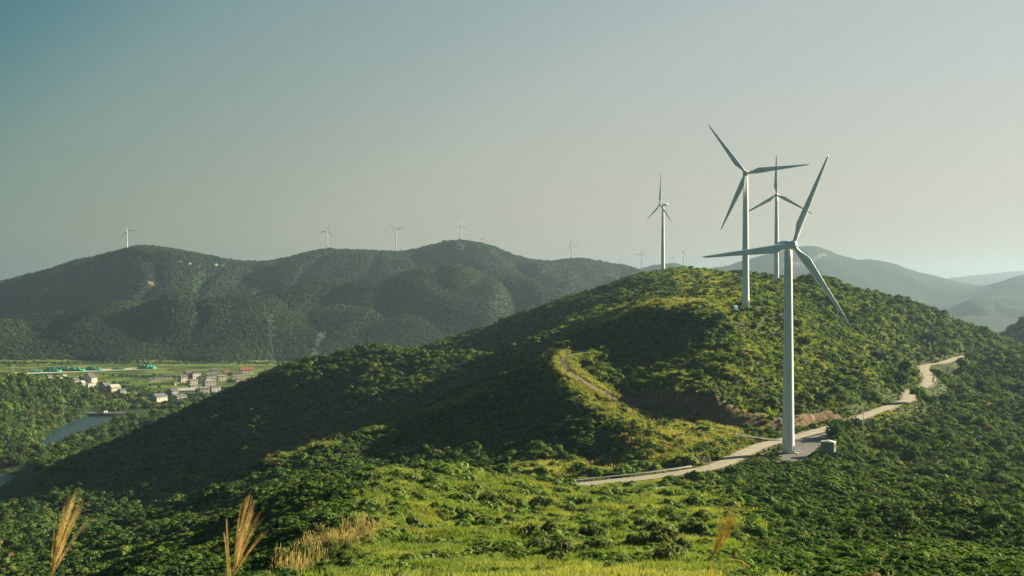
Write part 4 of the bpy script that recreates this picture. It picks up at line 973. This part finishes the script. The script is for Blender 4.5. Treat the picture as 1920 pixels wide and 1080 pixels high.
# tall grass: the meadow and the ridge crests, some dry, some paled to carry sunlight
X, Yv, S = polar_points(34, 960, 0.0042, 0.30, 2.4, 420, 1800)
Zv = H(X, Yv); U_, V_ = uv_of(X, Yv, Zv)
md_ = meadow(U_, Yv, V_); dr = dry_lit(U_, V_)
clump = fbm(X / 7, Yv / 7, 2, 91)
hillg = smooth(1060, 1160, U_) * (1 - smooth(1640, 1760, U_)) * smooth(330, 380, Yv)
pr = np.maximum(np.maximum(md_ * (0.66 + 0.85 * clump), dr * 0.8), hillg * (0.30 + 0.5 * fbm(X / 30, Yv / 30, 2, 19)))
keep = (RNG.uniform(0, 1, len(X)) < pr * (1 - H(X, Yv, bank))) & clear_of_roads(X, Yv, 3.3, 2.3)
for base in BASES: keep &= np.hypot(X - base[0], Yv - base[1]) > base[2]
n = int(keep.sum()); s = (S * 1.15 + 0.25)[keep] * RNG.uniform(0.7, 1.3, n)
hh = np.clip(s * (0.75 + 0.8 * clump[keep]), 0.25, 1.7)
dR_, _q = near_poly(X[keep], Yv[keep], ROAD); hh *= np.clip(0.22 + dR_ / 22, 0.22, 1.0)
dry = np.clip(0.30 * dr[keep] * (Yv[keep] > 262) + 0.10 + 0.45 * smooth(-0.1, 0.6, fbm(X[keep] / 16, Yv[keep] / 16, 2, 14)), 0, 1)
scatter('grass', 'tuft_kinds', np.stack([X, Yv, Zv - 0.05], 1)[keep], rnd_rot(n, 0.12), np.stack([s, s, hh], 1), dry)

# seed heads of the tall reeds
X, Yv, S = polar_points(60, 520, 0.006, 0.4, 2.0, 440, 1480)
Zv = H(X, Yv); U_, V_ = uv_of(X, Yv, Zv); dr = dry_lit(U_, V_) * (Yv > 262)
PATCH = [(545, 1078), (600, 1035), (660, 1012), (690, 1008)]
pt = seg_near(U_, V_, PATCH, 34) * (Yv < 120)
keep = (RNG.uniform(0, 1, len(X)) < np.maximum(dr * 0.12, pt * 0.11)) & clear_of_roads(X, Yv)
n = int(keep.sum()); s = S[keep] * 1.0 + 0.4; hh = np.where(pt[keep] > 0.1, RNG.uniform(0.9, 1.5, n), RNG.uniform(1.0, 2.0, n))
scatter('reed_grass', 'reed_kinds', np.stack([X, Yv, Zv - 0.1], 1)[keep], rnd_rot(n, 0.10), np.stack([s, s, hh * 1.1], 1), np.zeros(n))

# woods: the hill by the lake, the valley's trees and the far wooded hills
X, Yv, S = polar_points(790, 1420, 0.0042, 3.8, 6, -330, 620)
Zv = H(X, Yv); U_, V_ = uv_of(X, Yv, Zv)
keep = (Zv > -159.75) & (Zv < -60) & ((Yv > 940) | (Zv < -140)) & ~((Yv < 866) & (U_ < 70)) & ~in_poly(X, Yv, POND) & ((Zv > -155.5) | (fbm(X / 60, Yv / 60, 2, 66) > -0.15) | (U_ < 150)) & ~in_poly(X, Yv, LAKE) & (edge_dist(X, Yv, DAMBOX) > 6)
n = int(keep.sum()); s = 3.4 * np.exp(RNG.normal(0, 0.3, n))
scatter('lakeside_woods', 'tree_kinds', np.stack([X, Yv, Zv - 1.0], 1)[keep], rnd_rot(n), np.stack([s, s, s * RNG.uniform(0.9, 1.3, n)], 1), 0.6 * RNG.uniform(0, 1, n) ** 2)
X, Yv, S = polar_points(1420, 2030, 0.005, 6, 9, -330, 720)
Zv = H(X, Yv); U_, V_ = uv_of(X, Yv, Zv)
dens = 0.85 * smooth(0.0, 0.35, fbm(X / 90, Yv / 70, 2, 51)) * (1 - smooth(1690, 1760, Yv)) + smooth(1975, 1990, Yv) + 0.7 * (1 - smooth(1430, 1490, Yv)) + 0.12 * (np.abs(Yv - 1940) < 6)
keep = (RNG.uniform(0, 1, len(X)) < dens)
for hx, hy, hr in HOUSE_SPOTS: keep &= ~((np.abs(X - hx) < hr) & (Yv > hy - hr * 3.2) & (Yv < hy + hr))
n = int(keep.sum()); s = RNG.uniform(1.8, 3.8, n)
scatter('valley_woods', 'far_kinds', np.stack([X, Yv, Zv - 0.5], 1)[keep], rnd_rot(n), np.stack([s, s, s * RNG.uniform(0.9, 1.4, n)], 1), 0.7 * RNG.uniform(0, 1, n) ** 2)
X, Yv, S = polar_points(2010, 3960, 0.0026, 5, 11, -330, 1420)
Zv = H(X, Yv); U_, V_ = uv_of(X, Yv, Zv)
keep = (Zv > -154.5) & (H(X, Yv, dirtf) < 0.4)
n = int(keep.sum()); s = S[keep] * 0.62 * np.exp(RNG.normal(0, 0.2, n))
scatter('far_forest', 'far_kinds', np.stack([X[keep], Yv[keep], Zv[keep] - s * 0.25], 1), rnd_rot(n), np.stack([s, s, s * RNG.uniform(0.8, 1.25, n)], 1), np.clip(0.3 + 0.8 * fbm(X / 200, Yv / 200, 2, 71)[keep], 0, 0.8))
# ------------------------------------------------------------------ plants one can point at
def crown_obj(V_, F_, m, parent, s): pass
shr = [mesh_np('meadow_shrub', *crown_np(200 + k, 11, 480, 0.15, 0.9, 0.85, 0.0, 0.6), M['leaf_purple']) for k in range(4)]
MS = [(1016, 951, 30), (1067, 960, 26), (1100, 965, 24), (1046, 989, 26), (1110, 1010, 34), (1120, 1034, 38), (997, 982, 18), (1189, 960, 18), (1217, 965, 26), (1187, 982, 26), (1207, 988, 26), (1231, 996, 30), (1162, 985, 14), (1270, 962, 26), (1272, 984, 26), (1205, 1026, 40), (1247, 1022, 46), (1257, 1050, 50), (1280, 1032, 34),
      (1167, 1057, 24), (1145, 1074, 28), (1042, 1052, 30), (1055, 1034, 24), (993, 1004, 30), (1014, 1032, 34), (805, 922, 26), (787, 937, 20), (775, 987, 30), (694, 987, 30), (842, 1029, 22), (783, 1024, 18), (830, 1016, 16), (950, 964, 20), (917, 938, 26), (942, 946, 30), (880, 972, 24), (827, 968, 12), (1302, 1000, 36), (1318, 975, 32)]
rows = {}
for u, v, w_ in MS: rows.setdefault('back' if v < 958 else 'second' if v < 986 else 'third' if v < 1020 else 'front', []).append((u, v, w_))
ordn = ['first', 'second', 'third', 'fourth', 'fifth', 'sixth', 'seventh', 'eighth', 'ninth', 'tenth', 'eleventh', 'twelfth', 'thirteenth', 'fourteenth', 'fifteenth', 'sixteenth']
place = {'back': 'meadow row farthest back, near the guardrail', 'second': 'second meadow row from the back', 'third': 'meadow row just behind the frontmost', 'front': 'meadow row nearest the camera'}
for rn, lst in rows.items():
    for i, (u, v, w_) in enumerate(sorted(lst)):
        g = ground(u, v + w_ * 0.25); s = w_ / F * g[1] * 0.5 * 1.35
        o = link('meadow_shrub', shr[(i * 7 + len(rn)) % 4], None, (g[0], g[1], g[2] + 0.3 * s), (0, 0, random.uniform(0, 6.28))); o.scale = (s, s, s * random.uniform(1.0, 1.4))
        tag(o, f'{ordn[i]} dark shrub from the left in the {place[rn]}', 'shrub', 'dark shrubs dotting the bright meadow')

crowns = [mesh_np('crown', *crown_np(300 + k, 12, 620, 0.125, 1.35, 0.62, 0.25), M['leaf_dark' if k % 2 else 'leaf_shrub']) for k in range(4)]
def trunk_mesh(k):
    b = MB(); r_ = random.Random(k); p = Vector((0, 0, -0.4)); q = Vector((r_.uniform(-.06, .06), r_.uniform(-.06, .06), 0.5)); b.tube(p, q, 0.07, 0.05)
    for i in range(4):
        a = r_.uniform(0, 6.28); e = q + Vector((math.cos(a) * 0.4, math.sin(a) * 0.4, r_.uniform(0.25, 0.6))); b.tube(q, e, 0.035, 0.012, n=6)
    return b.mesh('trunk', M['bark'])
trunks = [trunk_mesh(k) for k in range(3)]
TR = [(1722, 742, 44, 'rounded tree hiding the road between its two right bends'), (1688, 715, 40, 'broad tree on the outcrop left of the upper road bend'), (1664, 716, 26, 'upright yellowish tree on the knob left of the upper road bend'), (1700, 690, 34, 'dark tree just left of the road where it curves uphill'),
      (1772, 664, 26, 'tree standing at the inner side of the farthest road bend'), (1745, 640, 40, 'large dark tree on the slope above the farthest road bend'), (1790, 652, 30, 'tree beside the farthest bend, right of the large dark tree'), (1775, 755, 40, 'yellow green tree below the road, right of the rounded hiding tree'),
      (1808, 790, 36, 'bright tree lowest in the chain below the right road bends'), (1842, 725, 30, 'pale crowned tree alone on the dark right slope'), (1870, 838, 40, 'large light tree at the right edge of the picture below the ridge'), (1712, 855, 46, 'dark spreading tree right of the pole with crossarms'), (1800, 880, 44, 'dark tree in the hollow of the right slope'), (1700, 985, 60, 'bright tall bush on the small spur in the lower right'), (1860, 985, 64, 'big tree near the lower right corner'), (1590, 1000, 50, 'dark bush under the bright rib in the lower right'), (1470, 965, 46, 'round bush below the nearest turbine at the edge of the dark brush'),
      (1566, 812, 44, 'round bush at the right corner of the turbine pad, hiding the road'), (1584, 806, 46, 'bush behind the grey green hut, between pad and road'), (1602, 797, 34, 'low bush on the road side left of the pole with crossarms'),
      (945, 942, 26, 'round tan bush in the meadow, lower left of the dirt end of the road'), (1140, 590, 14, 'small round tree on the left shoulder of the near hill'), (1350, 600, 34, 'dark bushy clump on the edge under the teal hut')]
for i, (u, v, w_, lab) in enumerate(TR):
    g = ground(u, v + w_ * 0.3); s = w_ / F * g[1] * 0.5
    t_ = tag(empty('hillside_tree', (g[0], g[1], g[2]), random.uniform(0, 6.28)), lab, 'tree', 'single trees and bushes of the near hills')
    t_.scale = (s, s, s)
    link('trunk', trunks[i % 3], t_); link('crown', crowns[i % 4], t_)

# ------------------------------------------------------------------ the three golden grass plumes close to the camera
def plume(u0, v0, Y, tips, label, spread, n=64, extra=()):
    g0 = at(u0, v0, Y=Y); gz = float(H(g0[0], g0[1])); o = tag(empty('grass_plume', (g0[0], g0[1], gz)), label, 'grass plume', 'golden grass plumes close to the camera')
    base = Vector((0, 0, g0[2] - gz)); px = Y / F
    MB().tube((-0.03, 0, -0.1), base, 0.007, 0.005, n=6).build('stalk', M['straw'], o)
    rr = random.Random(int(u0)); b = MB()
    for k in range(n):
        tp = tips[min(int(len(tips) * rr.random() ** 1.5), len(tips) - 1)]
        tip = Vector(((tp[0] - u0) * px + rr.gauss(0, spread) * px, rr.gauss(0, 0.05), base.z - (tp[1] - v0) * px + rr.gauss(0, spread * 1.4) * px))
        st = base * (1 - 0.0) + (tip - base) * (rr.random() ** 2 * 0.35) - Vector((0, 0, 0.0))
        mid = st + (tip - st) * 0.5 + Vector((-(tip.x - st.x) * 0.10 + rr.gauss(0, 0.006), rr.gauss(0, 0.015), 0.012)); w_ = rr.uniform(0.0008, 0.0022)
        pr = None
        for i in range(7):
            s = i / 6; p = st * (1 - s) ** 2 + mid * 2 * s * (1 - s) + tip * s * s
            if pr is not None: b.tube(pr, p, w_ * (1 - 0.8 * (i - 1) / 6), w_ * (1 - 0.8 * i / 6), n=3, cap=False)
            pr = p
    b.build('seed_head', M['straw'], o)
    for ex in extra:
        l = MB(); pp = [Vector(((a - u0) * px, (j * 0.01), base.z - (c - v0) * px)) for j, (a, c) in enumerate(ex)]
        for p, q in zip(pp[:-1], pp[1:]): l.tube(p, q, 0.0035, 0.0028, n=4, cap=False)
        l.build('leaf', M['straw'], o)
plume(92, 1086, 6.0, [(143, 922), (130, 940), (148, 935), (138, 930), (122, 955), (150, 950), (172, 968)], 'golden grass plume at the far left of the picture foot', 2.2, 64)
plume(436, 1082, 6.2, [(468, 928), (455, 945), (478, 940), (472, 960), (485, 960), (495, 1000), (492, 975)], 'golden grass plume at the picture foot, second from the left', 2.2, 58, extra=[[(428, 1082), (424, 1040), (418, 1000)], [(432, 1082), (425, 1010), (423, 975)]])
plume(1334, 1052, 7.0, [(1388, 945), (1365, 950), (1380, 955), (1372, 965), (1392, 965), (1360, 975)], 'thin golden grass plume at the picture foot below the nearest turbine', 2.2, 56, extra=[[(1336, 1056), (1350, 1052), (1370, 1050), (1390, 1053), (1408, 1066)], [(1336, 1040), (1358, 1012), (1376, 996), (1398, 986)]])
sheet('hillside', 0, cut + 1, M['ground'], {'dirt': dirt, 'bank': bank})
sheet('valley_and_far_hills', cut, len(LG), M['far_ground'], {'wood': wood, 'dirt': dirtf})
# ------------------------------------------------------------------ camera, sun, sky, air
cam = bpy.data.cameras.new('camera'); co = bpy.data.objects.new('camera', cam); col.objects.link(co)
cam.sensor_width = 36; cam.lens = 36 * F / 1920; cam.shift_y = (CV - 540) / 1920 * 1.0
co.location = (0, 0, 0); co.rotation_euler = (R(90), 0, 0); cam.clip_start = 0.1; cam.clip_end = 80000
cam.dof.use_dof = True; cam.dof.focus_distance = 280; cam.dof.aperture_fstop = 3.2
scene.camera = co
SUN_AZ, SUN_EL = R(SUN_AZ_D), R(SUN_EL_D)      # azimuth from straight ahead, clockwise
sl_ = bpy.data.lights.new('sun', 'SUN'); so = bpy.data.objects.new('sun', sl_); col.objects.link(so)
sl_.energy = SUN_E; sl_.angle = R(0.6); sl_.color = (1.0, 0.86, 0.62)
sd_ = Vector((math.sin(SUN_AZ) * math.cos(SUN_EL), math.cos(SUN_AZ) * math.cos(SUN_EL), math.sin(SUN_EL)))
so.rotation_euler = sd_.to_track_quat('Z', 'Y').to_euler(); so.location = (0, 0, 300)
w = bpy.data.worlds.new('World'); scene.world = w; w.use_nodes = True
nt = w.node_tree; nt.nodes.clear()
sky = nt.nodes.new('ShaderNodeTexSky'); sky.sky_type = 'NISHITA'; sky.sun_disc = False
sky.sun_elevation = SUN_EL; sky.sun_rotation = SUN_AZ; sky.altitude = 200; sky.air_density = 1.0; sky.dust_density = 3.5; sky.ozone_density = 1.5
bg = nt.nodes.new('ShaderNodeBackground'); bg.inputs['Strength'].default_value = SKY_S
def wmix(mode, fac, a, b):
    x = nt.nodes.new('ShaderNodeMix'); x.data_type = 'RGBA'; x.blend_type = mode; x.inputs[0].default_value = fac
    for sock, v in ((x.inputs[6], a), (x.inputs[7], b)):
        if isinstance(v, tuple): sock.default_value = v
        else: nt.links.new(v, sock)
    return x.outputs[2]
# hazy evening sky: pale and warm low over the sunny side, deep teal high up on the far side
geo = nt.nodes.new('ShaderNodeTexCoord'); dp_ = nt.nodes.new('ShaderNodeVectorMath'); dp_.operation = 'DOT_PRODUCT'
dp_.inputs[1].default_value = Vector((0.45, 0.60, -0.66)).normalized()
nt.links.new(geo.outputs['Generated'], dp_.inputs[0])
mr = nt.nodes.new('ShaderNodeMapRange'); mr.inputs['From Min'].default_value = -1; mr.inputs['From Max'].default_value = 1; nt.links.new(dp_.outputs['Value'], mr.inputs['Value'])
rp_ = nt.nodes.new('ShaderNodeValToRGB'); nt.links.new(mr.outputs[0], rp_.inputs['Fac'])
def lin(c): return tuple(((x / 255 + 0.055) / 1.055) ** 2.4 if x > 10 else x / 255 / 12.92 for x in c) + (1,)
els = rp_.color_ramp.elements
while len(els) < len(SKY_RAMP): els.new(0.5)
for el, (p_, c_) in zip(els, SKY_RAMP): el.position = p_ / 2 + 0.5; el.color = lin(c_)
k_ = 1.0 / (SKY_S * 2 ** EXPO)
sx = nt.nodes.new('ShaderNodeSeparateXYZ'); nt.links.new(geo.outputs['Generated'], sx.inputs[0])
m2 = nt.nodes.new('ShaderNodeMapRange'); m2.interpolation_type = 'SMOOTHSTEP'; m2.inputs['From Min'].default_value = 0.0; m2.inputs['From Max'].default_value = 0.30; nt.links.new(sx.outputs['Z'], m2.inputs['Value'])
el_ = nt.nodes.new('ShaderNodeMix'); el_.data_type = 'RGBA'; nt.links.new(m2.outputs[0], el_.inputs[0]); el_.inputs[6].default_value = (1.04, 0.965, 0.80, 1); el_.inputs[7].default_value = (0.92, 0.985, 1.08, 1)
base_ = wmix('MULTIPLY', 1.0, rp_.outputs['Color'], el_.outputs[2])
graded = wmix('MULTIPLY', 1.0, base_, (k_, k_, k_, 1))
nish = wmix('MULTIPLY', 1.0, sky.outputs[0], SKY_TINT)
nt.links.new(wmix('MIX', SKY_MIX, nish, graded), bg.inputs['Color'])
ow = nt.nodes.new('ShaderNodeOutputWorld'); nt.links.new(bg.outputs[0], ow.inputs[0])
scene.view_settings.view_transform = 'Standard'; scene.view_settings.look = 'None'
scene.view_settings.exposure = EXPO; scene.view_settings.gamma = 1.0
hb = MB().box(-12500, 12500, -400, 12500, -172, 240)
hm = NT('haze_air'); pvn = hm.n('ShaderNodeVolumePrincipled')
pvn.inputs['Color'].default_value = HAZE_C; pvn.inputs['Density'].default_value = HAZE_D; pvn.inputs['Anisotropy'].default_value = HAZE_G
hm.l(pvn.outputs[0], hm.out.inputs['Volume'])
tag(hb.build('haze', hm.m), kind='stuff')
cy = scene.cycles
cy.max_bounces = 5; cy.diffuse_bounces = 2; cy.glossy_bounces = 1; cy.transmission_bounces = 2; cy.transparent_max_bounces = 4; cy.volume_bounces = 0
cy.use_denoising = True; cy.sample_clamp_indirect = 4.0
cy.use_adaptive_sampling = True; cy.adaptive_threshold = 0.02
